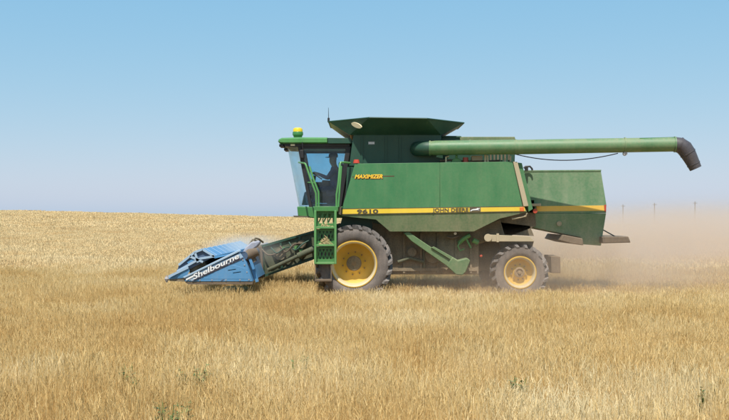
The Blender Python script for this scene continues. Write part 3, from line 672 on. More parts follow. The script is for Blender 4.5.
def glassp(b, Y, s):
    vs = [P2(301, 148, Y + s * .03), P2(345.5, 148, Y + s * .03), P2(336, 207, Y + s * .03), P2(312, 207, Y + s * .03)]; b.prism(vs, [v + Vector((0, s * .006, 0)) for v in vs])
both(glassp, 'side_window', 'glass')
# curved windscreen bulging forward between the front pillars
b = MB(); n = 14; rows = []
for k in range(n + 1):
    t = k / n; Y = YB + .03 + (YBf - YB - .06) * t; bul = math.sin(math.pi * t) ** .45
    rows.append((P2(298.5 - 13.5 * bul, 147, Y), P2(310 - 13.0 * bul, 209, Y)))
vs_ = [p for r_ in rows for p in r_]
b.add(vs_, [(2 * i, 2 * i + 1, 2 * i + 3, 2 * i + 2) for i in range(n)])
ws = b.build('windscreen', 'windscreen', cab, angle=180)
sm = ws.modifiers.new('thickness', 'SOLIDIFY'); sm.thickness = 0.006
b = MB(); vs_ = []
for k in range(n + 1):
    t = k / n; Y = YB + .03 + (YBf - YB - .06) * t; bul = math.sin(math.pi * t) ** .45
    vs_ += [P2(311 - 14.2 * bul, 207, Y), P2(311 - 13.4 * bul, 216, Y), P2(313, 216, Y), P2(313, 207, Y)]
b.add(vs_, [(4 * i + j, 4 * i + (j + 1) % 4, 4 * i + 4 + (j + 1) % 4, 4 * i + 4 + j) for i in range(n) for j in range(4)])
b.build('cab_sill', 'green_clean', cab)
b = MB(); b.slab([(293, 215.6), (309, 216.2), (309, 217.6), (294, 217.2)], .8, 2.0); b.build('front_step', 'dark', cab)
# roof: rounded slab with overhang, dark lining beneath, lamps in the front edge
def rp_(x, y, Y): return P2(x, y, Y)
b = MB(); rprof = [(278.2, 141.6), (279, 139.4), (282, 138.0), (300, 137.4), (327.6, 137.6), (327.6, 143.6), (283, 143.6), (279.4, 143.2)]
ys = [(YB - .12, .97), (YB - .06, 1.0), (YBf + .06, 1.0), (YBf + .12, .97)]
vs_ = []
for Y, s in ys:
    for x, y in rprof: vs_.append(P2(316 + (x - 316) * s, 141 + (y - 141) * (s if s == 1 else .6), Y))
k = len(rprof)
b.add(vs_, [(i * k + j, i * k + (j + 1) % k, (i + 1) * k + (j + 1) % k, (i + 1) * k + j) for i in range(3) for j in range(k)] + [tuple(range(k)), tuple(range(4 * k - 1, 3 * k - 1, -1))])
rf = b.build('roof', 'rail', cab, angle=30)
b = MB(); a = [P2(x, y, YB + .08) for x, y in ((346.5, 146.4), (354, 146.4), (349, 207.5), (339, 207.5))]; b.prism(a, [Vector((p.x, YBf - .08, p.z)) for p in a]); b.build('rear_wall', 'black', cab)
MB().block([(327.7, 137.7), (350.5, 137.9), (351.8, 139), (351.8, 143.45), (327.7, 143.45)], YB - .115, YBf + .115).build('rear_roof', 'green_dark', cab, bevel=.008)
MB().block([(283.5, 143.5), (350, 143.5), (350, 146.6), (296, 146.6), (284.5, 146.2)], YB - .02, YBf + .02).build('roof_lining', 'black', cab, bevel=.008)
for Y in (YB + .06, YB + .38, YBf - .38, YBf - .06):
    lc = P2(281.4, 145.4, Y); MB().box(lc, (.10, .2, .06)).build('headlight', 'black', cab, bevel=.01)
MB().slab([(290.5, 144.2), (294.8, 144.2), (294.8, 145.8), (290.5, 145.8)], YB - .035, .03).build('side_lamp', 'lamp', cab)
# interior: floor, seat, console, steering column and wheel, back wall, far door sill
YS = YC
MB().block([(312, 203.5), (338, 203.5), (338, 206.2), (312, 206.2)], YB + .1, YBf - .1).build('cab_floor', 'black', cab)
st = MB().slab([(326, 191), (343, 192.5), (343, 197), (326.5, 196.5)], YS - .27, .54).build('seat', 'fabric', cab, bevel=.03)
MB().slab([(338.5, 162), (342.8, 162), (343.5, 192), (338.5, 192)], YS - .25, .5).build('backrest', 'fabric', st, bevel=.03)
MB().slab([(329, 197), (339, 197), (341, 203.5), (327, 203.5)], YS - .2, .4).build('seat_base', 'black', st)
MB().slab([(322, 180), (340, 181), (340, 203), (320, 203)], YS + .36, .28).build('console', 'black', cab, bevel=.02)
MB().slab([(311, 182), (337, 182), (335, 203), (314, 203)], YBf - .08, .03).build('door_lining', 'black', cab)
sc_ = MB().tube([at(308, 203, YS), at(312.5, 186, YS), at(314.5, 175.5, YS)], .045, 10).build('steering_column', 'black', cab)
cS = at(314.8, 174.5, YS); ax = Vector((.55, 0, .83)).normalized(); u = Vector((0, 1, 0)); w_ = ax.cross(u)
b = MB(); b.tube([cS + (u * math.cos(2 * math.pi * i / 24) + w_ * math.sin(2 * math.pi * i / 24)) * .2 for i in range(25)], .014, 8, cap=False)
for a in (0, 2.1, 4.2): b.tube([cS, cS + (u * math.cos(a) + w_ * math.sin(a)) * .2], .012, 6)
b.build('steering_wheel', 'black', sc_)
MB().slab([(304.5, 192), (308.5, 191), (311.5, 205), (301.5, 205)], YS + .3, .3).build('corner_display', 'black', cab, bevel=.02)
# satellite receiver on the roof
cR = at(297.8, 137.2, 1.35); k_ = KK(1.35)
b = MB().lathe([(0, 0), (4.2 * k_, 0), (4.6 * k_, 1.5 * k_), (5.3 * k_, 2.2 * k_), (5.3 * k_, 4.6 * k_), (4.9 * k_, 5.4 * k_), (0, 5.4 * k_)], cR, 24, axis='Z'); gr = b.build('satellite_receiver', 'green_clean', cb)
MB().lathe([(4.8 * k_, 5.4 * k_), (4.8 * k_, 7.6 * k_), (4.2 * k_, 8.8 * k_), (2.6 * k_, 9.5 * k_), (0, 9.7 * k_)], cR, 24, axis='Z').build('receiver_dome', 'dome_yellow', gr)
b = MB(); b.tube([at(300.5, 138.6, .86), at(302.2, 141.5, .84), at(302.8, 150, .86), at(301.4, 158, .9)], .012, 8); b.build('mirror_arm', 'black', cb)
MB().slab([(299.6, 150), (303.4, 150), (303.9, 158), (300.2, 158)], .82, .05).build('mirror', 'black', cb, bevel=.008)

# --- platform, ladder, handrails
YL = -0.18
MB().block([(314, 206.3), (338, 206.3), (338, 211.3), (314, 211.3)], YL + .02, YB - .01).build('platform', 'green_clean', cb, bevel=.008)
MB().block([(337.6, 206), (345, 208), (345, 216), (338.2, 214)], .3, YB - .02).build('platform_bracket', 'dark', cb)
ld = empty('ladder', at(325, 281, YL), cb)
for px in (315.2, 335.4):
    MB().slab([(px - 1.1, 210.5), (px + 1.1, 210.5), (px + 1.1, 264), (px - 1.1, 264)], YL, .12).build('rail', 'rail', ld, bevel=.006)
    q_ = px + (0.3 if px < 320 else -4.2)
    MB().slab([(q_ - .5, 264), (q_ + .5, 264), (q_ + .5, 281), (q_ - .5, 281)], YL + .02, .05).build('lower_rail', 'brown', ld)
for i, (py, x0, x1) in enumerate(((227.6, 316.3, 334.3), (245.3, 316.3, 334.3), (263.2, 316.3, 334.3), (280.4, 315, 331.8))):
    MB().slab([(x0, py - 1.0), (x1, py - 1.0), (x1, py + 1.0), (x0, py + 1.0)], YL + .005, .17).build('step', 'rail' if i < 3 else 'brown', ld, bevel=.004)
# perforated riser plates behind the steps
for (y0, y1, cells) in ((211.5, 226.4, 3), (229, 244.2, 4), (247, 262, 4)):
    b = MB(); Yr = YL + .15
    b.slab([(316.3, y0), (334.3, y0), (334.3, y0 + 2.2), (316.3, y0 + 2.2)], Yr, .012); b.slab([(316.3, y1 - 3), (334.3, y1 - 3), (334.3, y1), (316.3, y1)], Yr, .012)
    b.slab([(316.3, y0 + 2.2), (318.2, y0 + 2.2), (318.2, y1 - 3), (316.3, y1 - 3)], Yr, .012); b.slab([(332.6, y0 + 2.2), (334.3, y0 + 2.2), (334.3, y1 - 3), (332.6, y1 - 3)], Yr, .012)
    w = (332.6 - 318.2) / cells
    for i in range(cells):
        xa = 318.2 + i * w; a_, c_ = at(xa, y1 - 3, Yr + .006), at(xa + w, y0 + 2.2, Yr + .006)
        b.bar(a_, c_, .012, .03)
        if cells > 3: b.bar(at(xa, y0 + 2.2, Yr + .018), at(xa + w, y1 - 3, Yr + .018), .012, .03)
        elif i: b.slab([(xa - .5, y0 + 2.2), (xa + .5, y0 + 2.2), (xa + .5, y1 - 3), (xa - .5, y1 - 3)], Yr - .001, .014)
    b.build('riser_plate', 'green_clean', ld)
rg = random.Random(5)
for (yy, num, top_) in ((244.2, 110, 8.5), (226.5, 45, 4.0)):      # chaff and straw bits caught on the treads
    b = MB()
    for _ in range(num):
        xx = rg.gauss(325.5, 3.0); xx = max(318.6, min(332.4, xx)); fall = max(0.0, 1 - abs(xx - 325.5) / 7.5)
        p = at(xx, yy - rg.uniform(0, 1) ** 1.4 * top_ * fall, YL + rg.uniform(.05, .14)); d_ = Vector((rg.uniform(-1, 1), rg.uniform(-.5, .5), rg.uniform(-.8, .8))) * rg.uniform(.012, .04)
        b.bar(p - d_, p + d_, .007, .008)
    tag(b.build('caught_chaff', 'chaff', ld), kind='stuff')
hr = MB(); hr.tube([at(304.2, 163.2, 0.0), at(305.4, 164.0, -.03), at(306.4, 166.4, -.05), at(310.5, 179, -.1), at(315.8, 193, YL + .06), at(316.2, 200, YL + .06), at(316.2, 212, YL + .06)], .021, 8); hr.tube([at(298.8, 162.4, .95), at(304.2, 163.2, 0.0)], .02, 8)
hr.tube([at(309.5, 166.5, .3), at(313, 178, .25), at(318.5, 192, .2), at(318.8, 208, .2)], .022, 8); hr.tube([at(308, 182.5, .95), at(314, 182.6, .22)], .016, 8)
hr.build('handrail', 'rail', cb)
hr = MB(); hr.tube([at(350, 163, .3), at(345, 162.4, 0.0), at(340.8, 162.3, -.08), at(340, 164, -.1), at(338.4, 183, -.12), at(336.6, 194, YL + .06), at(336.4, 212, YL + .06)], .023, 8); hr.tube([at(341.5, 166, .35), at(340, 184, .3), at(338.4, 207, .25)], .02, 8)
hr.build('handrail', 'rail', cb)

# --- feeder house
b = MB().block([(257, 247), (313, 231.3), (343, 223), (347, 252), (313, 259.5), (262, 277), (256, 276)], 1.2, far(1.2))
fh = b.build('feeder_house', 'feeder', cb, bevel=.02)
b = MB()
for t0 in (.06, .3, .55, .8):
    xa = 257 + 75 * t0; ya = 247 - 21 * t0; b.slab([(xa, ya + 1), (xa + 2, ya + .5), (xa + 3.4, ya + 28 - 3 * t0), (xa + 1.4, ya + 28.6 - 3 * t0)], 1.16, .042)
b.slab([(258, 246.2), (340, 223), (340, 225), (258, 248.6)], 1.15, .05); b.slab([(262, 275.5), (313, 257.6), (313, 259.8), (262, 277.8)], 1.15, .05)
b.each('feeder_rib', 'green_dark', fh)
b = MB(); b.tube([at(268, 270, 1.05), at(298, 256, 1.05)], .045, 12); b.tube([at(298, 256, 1.05), at(332, 241, 1.0)], .075, 14); b.build('lift_cylinder', 'feeder', fh)
b = MB(); b.tube([at(280, 254, 1.1), at(280, 254, 1.2)], 6.0 * KK(1.1), 20); b.tube([at(302, 244, 1.1), at(302, 244, 1.2)], 4.2 * KK(1.1), 18); b.each('chain_sprocket', 'dark', fh)
rg = random.Random(11)
for k in range(4):
    x0 = 262 + k * 9; b = MB()
    b.tube(spline([at(x0, 248 - k * 2 + rg.uniform(0, 3), 1.12), at(x0 + 6, 254 - k * 2 + rg.uniform(-2, 3), 1.02), at(x0 + 14, 251 - k * 3 + rg.uniform(-1, 3), 1.04), at(x0 + 22, 250 - k * 2.6 + rg.uniform(-3, 3), 1.12)]), .018, 8); b.build('hydraulic_hose', 'green_dark' if k % 2 else 'brown', fh)
b = MB()
for k in range(7):
    x0, y0 = rg.uniform(262, 300), 0; y0 = 252 - (x0 - 262) * .27 + rg.uniform(0, 8); b.slab([(x0, y0), (x0 + rg.uniform(2, 5), y0 - rg.uniform(0, 1.5)), (x0 + rg.uniform(2, 5), y0 + rg.uniform(2, 4)), (x0 + .4, y0 + 3)], 1.13, .06)
b.each('feeder_bracket', 'rail', fh)

# --- under the panel: elevator legs, boot, valves and pipes
b = MB(); b.slab([(403.5, 232.8), (409, 231.8), (416, 237), (456.5, 264), (452, 269.8), (411, 241)], 0.40, .2); b.build('return_elevator', 'elevator', cb, bevel=.015)
b = MB(); b.slab([(431, 247.6), (434, 246.6), (462, 262.2), (459, 265)], 0.36, .1); b.build('elevator_brace', 'elevator', cb, bevel=.01)
b = MB(); b.slab([(446.5, 266), (452.4, 256.8), (458, 260.4), (467.5, 258), (470.4, 260.6), (466, 272), (462.4, 275.3), (456, 274.8)], 0.34, .34); b.build('elevator_boot', 'elevator', cb, bevel=.02)
b = MB(); b.tube([at(459, 243, .7), at(464, 238.5, .62), at(470, 235, .6)], .05, 10); b.tube([at(466, 238, .6), at(471, 248, .62)], .022, 8); b.tube([at(461, 240, .62), at(457.8, 246, .6), at(460, 250.6, .62), at(464, 249, .66)], .02, 8); b.tube([at(473, 240, .6), at(478, 242.5, .62)], .06, 10); b.build('control_valve', 'rail', cb)
b = MB(); b.lathe([(0, -.04), (.03, -.03), (.035, .03), (0, .04)], at(455.2, 233.4, .6), 10); b.build('side_lamp', 'white', cb)
b = MB(); b.lathe([(0, -.04), (.03, -.03), (.035, .03), (0, .04)], at(481, 255.8, .7), 10); b.build('side_lamp', 'red', cb)
b = MB(); b.tube([at(447, 236.8, .68), at(452, 238, .66), at(458, 236.4, .7)], .03, 8); b.build('hydraulic_pipe', 'brown', cb)
b = MB(); b.tube([at(398, 262, .72), at(410, 258, .7), at(424, 262, .7)], .04, 10); b.tube([at(424, 244, .74), at(424, 268, .74)], .03, 8); b.each('drive_shaft', 'feeder', cb)
b = MB(); b.tube([at(433, 255, .68), at(433, 255, .8)], 8 * KK(.7), 24); b.tube([at(412, 252, .7), at(412, 252, .8)], 4.5 * KK(.7), 20); b.each('drive_pulley', 'dark', cb)

# ------------------------------------------------------------------ stripper header (hangs on the feeder house)
YE = -1.40; YEf = far(YE)
hdx = empty('stripper_header', Vector((at(215, 282, YC).x, YC, 0.3)))
tag(hdx, 'blue stripper header with white lettering on its end panel, ahead of the harvester', 'harvester header')
def E(x, y, Y): p = at(x, y, YE); return Vector((p.x, Y, p.z))
def eslab(b, lst, Y, t): a = [E(x, y, Y) for x, y in lst]; return b.prism(a, [p + Vector((0, t, 0)) for p in a])
endp = [(184.4, 281.6), (185.5, 277.2), (240.2, 252.6), (246.2, 262), (253, 281.6)]
ep = eslab(MB(), endp, YE, .06).build('end_panel', 'blue', hdx, bevel=.012)
eslab(MB(), endp, YEf - .06, .06).build('end_panel', 'blue', hdx, bevel=.012)
b = MB(); eslab(b, [(183, 277.0), (239.4, 249.4), (241.0, 251.2), (184.6, 278.4)], YE - .03, .12); b.build('top_flange', 'blue_pale', ep, bevel=.01)
b = MB(); eslab(b, [(192, 280.9), (243.2, 257.2), (243.8, 258.4), (193, 281.4)], YE - .012, .011); b.build('dark_stripe', 'navy', ep)
eslab(MB(), [(186.0, 278.8), (197, 273.4), (198, 274.6), (186.4, 280.4)], YE - .016, .01).build('light_stripe', 'white', ep)
b = MB(); eslab(b, [(188, 277.4), (240.4, 252.8), (243.4, 257.6), (192, 280.9)], YE - .005, .006); b.build('stripe_field', 'blue_pale', ep)
tx = text_part('Shelbourne', (193.8, 279.4), (239.8, 257.6), 5.0, YE - .024, 'white', ep, 'name_lettering', off=0.02, shear=0.25)
text_part('Shelbourne', (194.2, 280.2), (240.4, 258.3), 5.5, YE - .018, 'navy', ep, 'lettering_shadow', off=0.055, shear=0.25)
b = MB(); eslab(b, [(184.6, 281.6), (253, 281.6), (252.4, 284.4), (188, 284.4)], YE + .01, .3); b.build('skid_shoe', 'brown', hdx)
b = MB()
for (x0, x1, yy) in ((228, 236, 269.6), (233, 241, 272.2), (221, 224, 280)): eslab(b, [(x0, yy + .4), (x1, yy - .8), (x1, yy), (x0, yy + 1.2)], YE - .004, .006)
b.each('scuff_mark', 'navy', ep)
# trough: back wall, floor, and the hood that spans the whole width
b = MB(); a = [E(x, y, YE + .06) for x, y in [(240, 253), (246, 262), (252.6, 281), (188, 281.4), (188, 279), (248, 278), (243, 262), (237.5, 254.6)]]; b.prism(a, [Vector((p.x, YEf - .06, p.z)) for p in a]); b.build('trough', 'blue', hdx)
hood = [(176.0, 272.0), (178.4, 264.6), (194.2, 251.6), (202.5, 248.8), (214.6, 256.0), (237.8, 250.6), (238.4, 253.0), (214.4, 258.6), (202.2, 251.2), (195.2, 254), (180.6, 266), (178.4, 272.4)]
b = MB(); a = [E(x, y, YE + .10) for x, y in hood]; b.prism(a, [Vector((p.x, YEf - .10, p.z)) for p in a]); b.build('hood', 'blue', hdx)
side = [(176.4, 272.0), (178.8, 264.8), (194.4, 252.0), (202.4, 249.4), (214.0, 256.6), (189, 269.4)]
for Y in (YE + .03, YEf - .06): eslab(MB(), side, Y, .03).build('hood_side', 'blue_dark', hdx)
b = MB()
for a_, c_ in (((177.2, 271.2), (200.0, 258.6)), ((200, 258.6), (214.4, 256.2)), ((178.8, 265), (195, 252)), ((195, 252), (202.6, 249.3)), ((202.6, 249.3), (214.4, 256.4)), ((195.2, 252.6), (198, 262.5)), ((190, 256.4), (203, 262))):
    b.bar(E(*a_, YE + .01), E(*c_, YE + .01), .05, .045)
b.each('hood_bracket', 'blue_pale', hdx)
b = MB(); eslab(b, [(187, 262.4), (193.5, 258.2), (196.4, 261.4), (190, 266)], YE + .002, .03); b.build('hood_plate', 'blue', hdx)
for k in range(9):                                   # stiffening ribs along the hood and the row of bolts on the end panel
    y = YE + .35 + k * (YEf - YE - .7) / 8; a = [E(x, yy, y) for x, yy in [(178.0, 265.2), (194.0, 251.2), (202.5, 248.3), (214.6, 255.5), (214.5, 256.4), (202.4, 249.3), (194.5, 252.2), (178.8, 265.6)]]
    MB().prism(a, [p + Vector((0, .04, 0)) for p in a]).build('hood_rib', 'blue_pale', hdx)
for x, yy in ((190, 279.8), (200, 280), (212, 280), (226, 280), (240, 280), (249, 279.6), (247, 272), (244.6, 265), (243, 260)):
    MB().tube([E(x, yy, YE - .012), E(x, yy, YE + .01)], .014, 8).build('bolt', 'grey', ep)
b = MB(); eslab(b, [(203, 271.4), (228, 263.6), (246.6, 268.6), (250.6, 279), (197, 279)], YE - .004, .006); b.build('pressed_panel', 'blue', ep, bevel=.003)
# crop divider nose
b = MB(); a0 = [E(187.5, 266.4, YE - .02), E(190, 270.6, YE - .02), E(186.2, 277.6, YE - .02), E(180, 276.4, YE - .02)]
tip = [E(167.2, 277.6, YE + .05), E(167.4, 278.6, YE + .05), E(167.8, 279.8, YE + .05), E(167.2, 279.2, YE + .05)]
b.prism(a0, tip); b.build('divider_nose', 'blue', hdx)
b = MB(); b.prism([E(186.4, 276.8, YE), E(186.4, 281.8, YE), E(186.4, 281.8, YE + .3), E(186.4, 276.8, YE + .3)], [E(169, 279.4, YE + .04), E(169, 281, YE + .04), E(169, 281, YE + .16), E(169, 279.4, YE + .16)]); b.build('divider_shoe', 'dark', hdx)
b = MB(); b.lathe([(0, -.05), (.035, -.04), (.05, 0), (.035, .04), (0, .05)], E(166.4, 279.0, YE + .05), 14, axis='Z'); b.tube([E(166.2, 275.8, YE + .05), E(166.4, 282.4, YE + .05)], .02, 8); b.build('nose_tip', 'grey', hdx)
b = MB(); b.bar(E(169, 276.6, YE - .02), E(188.4, 267.2, YE - .02), .05, .05); b.build('nose_bar', 'blue_pale', hdx)
# stripping rotor with rows of keyhole teeth
rcx = E(197, 269, 0); rR = 9.0 * KK(YE)
b = MB(); b.tube([(rcx.x, YE + .1, rcx.z), (rcx.x, YEf - .1, rcx.z)], rR, 16)
for k in range(8):
    a = 2 * math.pi * k / 8
    n_ = 60
    for j in range(n_):
        y = YE + .15 + (YEf - YE - .3) * (j + .5 * (k % 2)) / n_; d_ = Vector((math.cos(a), 0, math.sin(a))); t_ = Vector((-d_.z, 0, d_.x)); p = Vector((rcx.x, y, rcx.z))
        b.add([p + d_ * rR + Vector((0, -.03, 0)), p + d_ * rR + Vector((0, .03, 0)), p + d_ * (rR + .06)], [(0, 1, 2)])
b.build('stripping_rotor', 'dark', hdx)
# drive side at the back: pale guard, brown shield, rear leg
b = MB(); eslab(b, [(240.8, 253.4), (244.5, 247.4), (250, 242.4), (257.6, 240.8), (259, 243), (256, 247), (247.4, 253.6)], YE + .2, .3); b.build('drive_guard', 'blue_grey', hdx, bevel=.05)
b = MB(); b.tube([E(243.5, 257.6, YE + .2), E(249, 254.6, YE + .22), E(256, 251.6, YE + .26)], [.08, .12, .09], 14); b.tube([E(246, 253, YE + .26), E(252, 263, YE + .28)], .09, 12); b.build('drive_shield', 'brown', hdx, angle=60)
b = MB(); b.bar(E(250, 262, YE + .3), E(255.8, 283, YE + .3), .08, .07); b.bar(E(249, 259, YE + .2), E(253, 270, YE + .2), .1, .06); b.build('rear_leg', 'blue', hdx, bevel=.008)
b = MB(); b.tube([E(252, 240.8, YE + .3), E(254, 238.6, YE + .3), E(257, 239.4, YE + .36), E(260, 243, YE + .6)], .022, 8); b.tube([E(247, 246, YE + .28), E(251, 240, YE + .3), E(256, 242, YE + .5)], .018, 8); b.build('hydraulic_hose', 'dark', hdx)
b = MB(); b.tube([(E(243, 258, 0).x, YE + .1, E(243, 256, 0).z), (E(243, 258, 0).x, YEf - .1, E(243, 256, 0).z)], .09, 12); b.build('rear_beam', 'blue_dark', hdx)
b = MB(); b.block([(246, 246), (262, 246), (264, 277), (254, 280), (248, 270)], 1.1, far(1.1)); b.build('mounting_frame', 'brown', hdx, bevel=.02)

# ------------------------------------------------------------------ the driver
def person():
    Y0 = YS; J = {}; 
    def p(px, py, dy=0.0): v = at(px, py, Y0); v.y += dy; return v
    chain = [('pelvis', p(334.8, 189), .135, None), ('belly', p(335.2, 182.5), .140, 'pelvis'), ('chest', p(335.6, 175), .160, 'belly'), ('upper', p(335.4, 169.4), .135, 'chest'),
             ('neck', p(334.2, 165.4), .072, 'upper'), ('jaw', p(333.0, 162.6), .085, 'neck'), ('face', p(332.9, 159.6), .104, 'jaw'), ('skull', p(333.3, 156.6), .098, 'face'), ('crown', p(333.4, 154.4), .065, 'skull'),
             ('nose', p(329.4, 160.4), .016, 'face')]
    for s, n in ((-1, 'n'), (1, 'f')):
        chain += [('sh' + n, p(335.2, 169.6, s * .19), .082, 'upper'), ('el' + n, p(327.6, 178.2, s * .25), .050, 'sh' + n), ('wr' + n, p(318.2, 174.0, s * .19), .034, 'el' + n), ('pa' + n, p(315.6, 173.2, s * .18), .036, 'wr' + n),
                  ('hip' + n, p(333.8, 190.0, s * .10), .095, 'pelvis'), ('kn' + n, p(318.6, 189.0, s * .16), .068, 'hip' + n), ('an' + n, p(315.2, 201.4, s * .16), .044, 'kn' + n), ('to' + n, p(309.6, 202.6, s * .17), .036, 'an' + n)]
        for i in range(4):
            dx, dy = -.02 - .012 * (1.5 - abs(i - 1.5)), (i - 1.5) * .021; q = p(315.6, 173.2, s * .18)
            chain += [('f%d' % i + n, q + Vector((-.045, dy, .012)), .010, 'pa' + n), ('g%d' % i + n, q + Vector((-.068 + dx * .4, dy, -.018)), .009, 'f%d' % i + n)]
        q = p(315.6, 173.2, s * .18); chain += [('th' + n, q + Vector((-.012, -s * .05, .022)), .011, 'pa' + n), ('ti' + n, q + Vector((-.045, -s * .06, .012)), .009, 'th' + n)]
    idx = {c[0]: i for i, c in enumerate(chain)}
    me = bpy.data.meshes.new('person'); me.from_pydata([tuple(c[1]) for c in chain], [(idx[c[3]], i) for i, c in enumerate(chain) if c[3]], [])
    o = bpy.data.objects.new('person', me); col.objects.link(o)
    sk_ = o.modifiers.new('skin', 'SKIN'); sk_.use_smooth_shade = True
    for i, c in enumerate(chain):
        me.skin_vertices[0].data[i].radius = (c[2], c[2] * (1.0))
        me.skin_vertices[0].data[i].use_root = (i == 0)
    su = o.modifiers.new('sub', 'SUBSURF'); su.levels = 2; su.render_levels = 2
    dg = bpy.context.evaluated_depsgraph_get(); m2 = bpy.data.meshes.new_from_object(o.evaluated_get(dg)); bpy.data.objects.remove(o)
    for k in ('shirt', 'skin', 'jeans'): m2.materials.append(M[k])
    neck_z, hip_z = p(0, 167.0).z, p(0, 185.5).z; wr_x = p(318.6, 0).x
    for f in m2.polygons:
        c = f.center; f.use_smooth = True
        f.material_index = 1 if (c.z > neck_z or (c.x < wr_x and c.z > p(0, 180).z)) else (2 if c.z < hip_z else 0)
    root = empty('person', at(333, 190, Y0) + Vector((0, 0, -.15)))
    o = bpy.data.objects.new('body', m2); col.objects.link(o); o.parent = root; o.location = -OFF[root.name]; OFF[o.name] = Vector()
    b = MB(); cc = p(333.3, 157.4); b.lathe([(.108, .0), (.112, .03), (.108, .07), (.085, .105), (.045, .122), (0, .127)], cc, 20, axis='Z')
    br = []; 
    for k in range(9):
        a = math.pi * (.5 + k / 8.0); br.append(cc + Vector((math.cos(a) * .108 , math.sin(a) * .1, .008)))
    tipv = [v + Vector((-.085 * max(0.0, math.cos(math.pi * (k - 4) / 10)), 0, -.012)) for k, v in enumerate(br)]
    b.prism(br + tipv[::-1], [v + Vector((0, 0, .012)) for v in br + tipv[::-1]])
    b.build('cap', 'cap', root)
    for s in (-1, 1):
        b = MB(); b.lathe([(0, -.02), (.02, -.015), (.028, 0), (.02, .015), (0, .02)], p(333.8, 160.2, s * .1), 12); b.build('ear', 'skin', root)
    return tag(root, 'driver in a dark shirt and peaked cap steering inside the cab', 'person')
person()

# ------------------------------------------------------------------ utility poles on the skyline
def pole(px, top_py, dist, label):
    Y = dist - D; t = at(px, top_py, Y); g = ground_z(t.x, Y) - .3
    r = empty('utility_pole', (t.x, Y, g))
    MB().tube([(t.x, Y, g), (t.x, Y, t.z)], [.19, .12], 10).build('pole_shaft', 'wood', r)
    MB().box((t.x, Y - .12, t.z - .5), (1.3, .1, .10)).build('crossarm', 'wood', r)
    for dx in (-.55, 0, .55):
        MB().lathe([(0, .0), (.05, .0), (.06, .08), (.03, .16), (0, .17)], (t.x + dx, Y - .12, t.z - .43), 8, axis='Z').build('insulator', 'grey', r)
    tag(r, label, 'utility pole', 'poles on the skyline')
pole(623, 204.5, 320, 'faint skyline pole closest to the rear of the harvester')
pole(654.5, 203, 310, 'faint skyline pole standing between the other two poles')
pole(695, 201.5, 300, 'faint skyline pole standing farthest from the harvester')

# ------------------------------------------------------------------ green weeds among the straw
def leaf_mat():
    m = mat('weed_leaf', (0.10, 0.165, 0.03), 0.6, dust=0.12, var=0.3, vscale=12); return m
M['leaf'] = leaf_mat()
def weed(px, py, size, seed, label):
    # the plant's base stands where its crown shows between the straw
    rg = random.Random(seed); h = 0.33 + .08 * size; d = F * (H - h * .85) / (py - EYE); Y = d - D; x = (px - CX) * d / F
    g = ground_z(x, Y); r = empty('weed', (x, Y, g))
    stem = MB(); lf = MB()
    for k in range(int(5 + 5 * size)):
        a = rg.uniform(0, 2 * math.pi); s = rg.uniform(.03, .11) * size; hh = h * rg.uniform(.75, 1.08)
        p0, p1, p2 = Vector((x, Y, g)), Vector((x + math.cos(a) * s * .4, Y + math.sin(a) * s * .4, g + hh * .55)), Vector((x + math.cos(a) * s, Y + math.sin(a) * s, g + hh))
        stem.tube([p0, p1, p2], [.006, .005, .003], 5)
        for j in range(11):
            t = rg.uniform(.35, 1.0); q = p0.lerp(p1, t * 2) if t < .5 else p1.lerp(p2, t * 2 - 1)
            b_ = rg.uniform(0, 2 * math.pi); dr = Vector((math.cos(b_), math.sin(b_), rg.uniform(-.2, .7))).normalized(); sd_ = Vector((-math.sin(b_), math.cos(b_), 0)); L_ = rg.uniform(.03, .065) * (.7 + .4 * size); w = L_ * .36
            lf.add([q, q + dr * L_ * .5 + sd_ * w, q + dr * L_, q + dr * L_ * .5 - sd_ * w], [(0, 1, 2), (0, 2, 3)])
    stem.build('stem', 'leaf', r); lf.build('foliage', 'leaf', r, smooth=False)
    tag(r, label, 'weed', 'green weeds in the straw')
for i, (px, py, s, lb) in enumerate([
    (170, 412, 1.3, 'dark green weed at the bottom edge of the photo, largest of the weeds'),
    (183, 411, .9, 'green weed beside the largest weed at the bottom edge'),
    (200, 374, 1.1, 'green weed in the straw below the middle of the blue header'),
    (183, 374, .7, 'small green weed in the straw below the blue lettering, left of its larger neighbour'),
    (129, 372, .9, 'green weed in the straw, leftmost of the weeds'),
    (135, 384, .5, 'small green weed just below the leftmost weed'),
    (291, 368, .5, 'tiny green weed in the straw below the ladder, left of its twin'),
    (305, 364, .5, 'tiny green weed in the straw straight below the cab'),
    (518, 383, .9, 'green weed in the straw straight below the rear wheel'),
    (701, 395, .3, 'small green weed near the right edge of the straw'),
    (712, 388, .3, 'tiny green weed, rightmost of all the weeds')]):
    weed(px, py, s, 40 + i, lb)

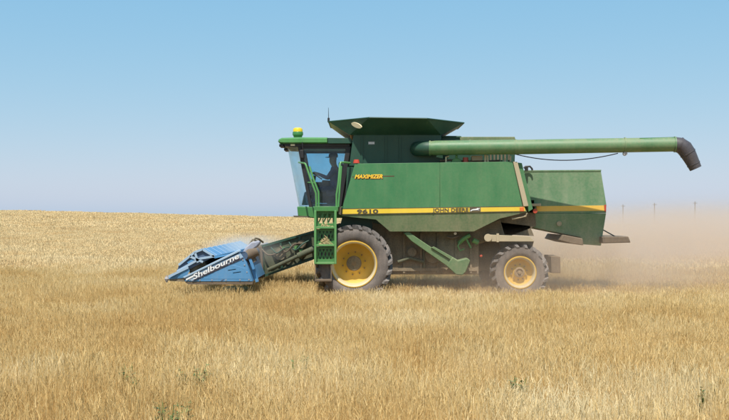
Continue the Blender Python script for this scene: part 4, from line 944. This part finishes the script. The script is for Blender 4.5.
# ------------------------------------------------------------------ airborne dust
def dust_volume(name, lo, hi, density, centre, radii, color, noise=.6, nscale=.5, ground=1.2, label=''):
    m = bpy.data.materials.new(name); m.use_nodes = True
    N = m.node_tree.nodes; L = m.node_tree.links
    N.remove(N['Principled BSDF']); out = N['Material Output']
    pv = N.new('ShaderNodeVolumePrincipled'); pv.inputs['Color'].default_value = (*color, 1); pv.inputs['Anisotropy'].default_value = 0.1
    geo = N.new('ShaderNodeNewGeometry')
    mp = N.new('ShaderNodeMapping'); mp.vector_type = 'TEXTURE'; mp.inputs['Location'].default_value = centre; mp.inputs['Scale'].default_value = radii
    L.new(geo.outputs['Position'], mp.inputs[0])
    ln = N.new('ShaderNodeVectorMath'); ln.operation = 'LENGTH'; L.new(mp.outputs[0], ln.inputs[0])
    fall = N.new('ShaderNodeMapRange'); fall.interpolation_type = 'SMOOTHSTEP'; nset(fall, 'From Min', 1.0); nset(fall, 'From Max', 0.15); nset(fall, 'To Min', 0.0); nset(fall, 'To Max', 1.0); L.new(ln.outputs['Value'], fall.inputs['Value'])
    nz = N.new('ShaderNodeTexNoise'); nset(nz, 'Scale', nscale); nset(nz, 'Detail', 3.0); L.new(geo.outputs['Position'], nz.inputs['Vector'])
    nr = N.new('ShaderNodeMapRange'); nset(nr, 'From Min', 0.3); nset(nr, 'From Max', 0.7); nset(nr, 'To Min', 1 - noise); nset(nr, 'To Max', 1 + noise); L.new(nz.outputs[0], nr.inputs['Value'])
    a = N.new('ShaderNodeMath'); a.operation = 'MULTIPLY'; L.new(fall.outputs[0], a.inputs[0]); L.new(nr.outputs[0], a.inputs[1])
    c = N.new('ShaderNodeMath'); c.operation = 'MULTIPLY'; c.inputs[1].default_value = density; L.new(a.outputs[0], c.inputs[0])
    L.new(c.outputs[0], pv.inputs['Density']); L.new(pv.outputs[0], out.inputs['Volume'])
    me = bpy.data.meshes.new(name); ctr = (Vector(lo) + Vector(hi)) / 2; b = MB().box(ctr, tuple(Vector(hi) - Vector(lo)))
    o = b.build(name, m, smooth=False)
    tag(o, label, 'dust', kind='stuff')
    return o
# trail behind the machine, a drifting bank over the field, and a puff over the header
dust_volume('dust_trail', (-3.0, -2.6, -0.2), (14, 6, 2.6), 0.26, (5.0, 1.7, 0.0), (7.6, 4.0, 2.0), (0.91, 0.75, 0.61), label='beige dust swirling low around the harvester wheels')
dust_volume('dust_cloud', (-2.0, 2.5, -0.5), (30, 26, 4.2), 0.25, (13.5, 13.0, -0.2), (15.0, 10.5, 3.3), (0.90, 0.74, 0.60), noise=.6, nscale=.35, label='dense tan dust cloud trailing off behind the rear of the harvester')
dust_volume('dust_bank', (-14, 4, -4), (95, 125, 7), 0.10, (38, 50, -0.6), (52, 52, 4.2), (0.91, 0.77, 0.65), noise=.45, nscale=.14, label='pale dust bank drifting over the field up to the skyline')
dust_volume('dust_puff', (-4.6, -1.3, 0.5), (-1.2, 5.4, 1.9), 0.45, (-2.75, 2.2, 1.1), (1.5, 3.2, 0.5), (0.93, 0.88, 0.81), nscale=2.0, noise=.8, label='whitish chaff dust blowing over the blue header')
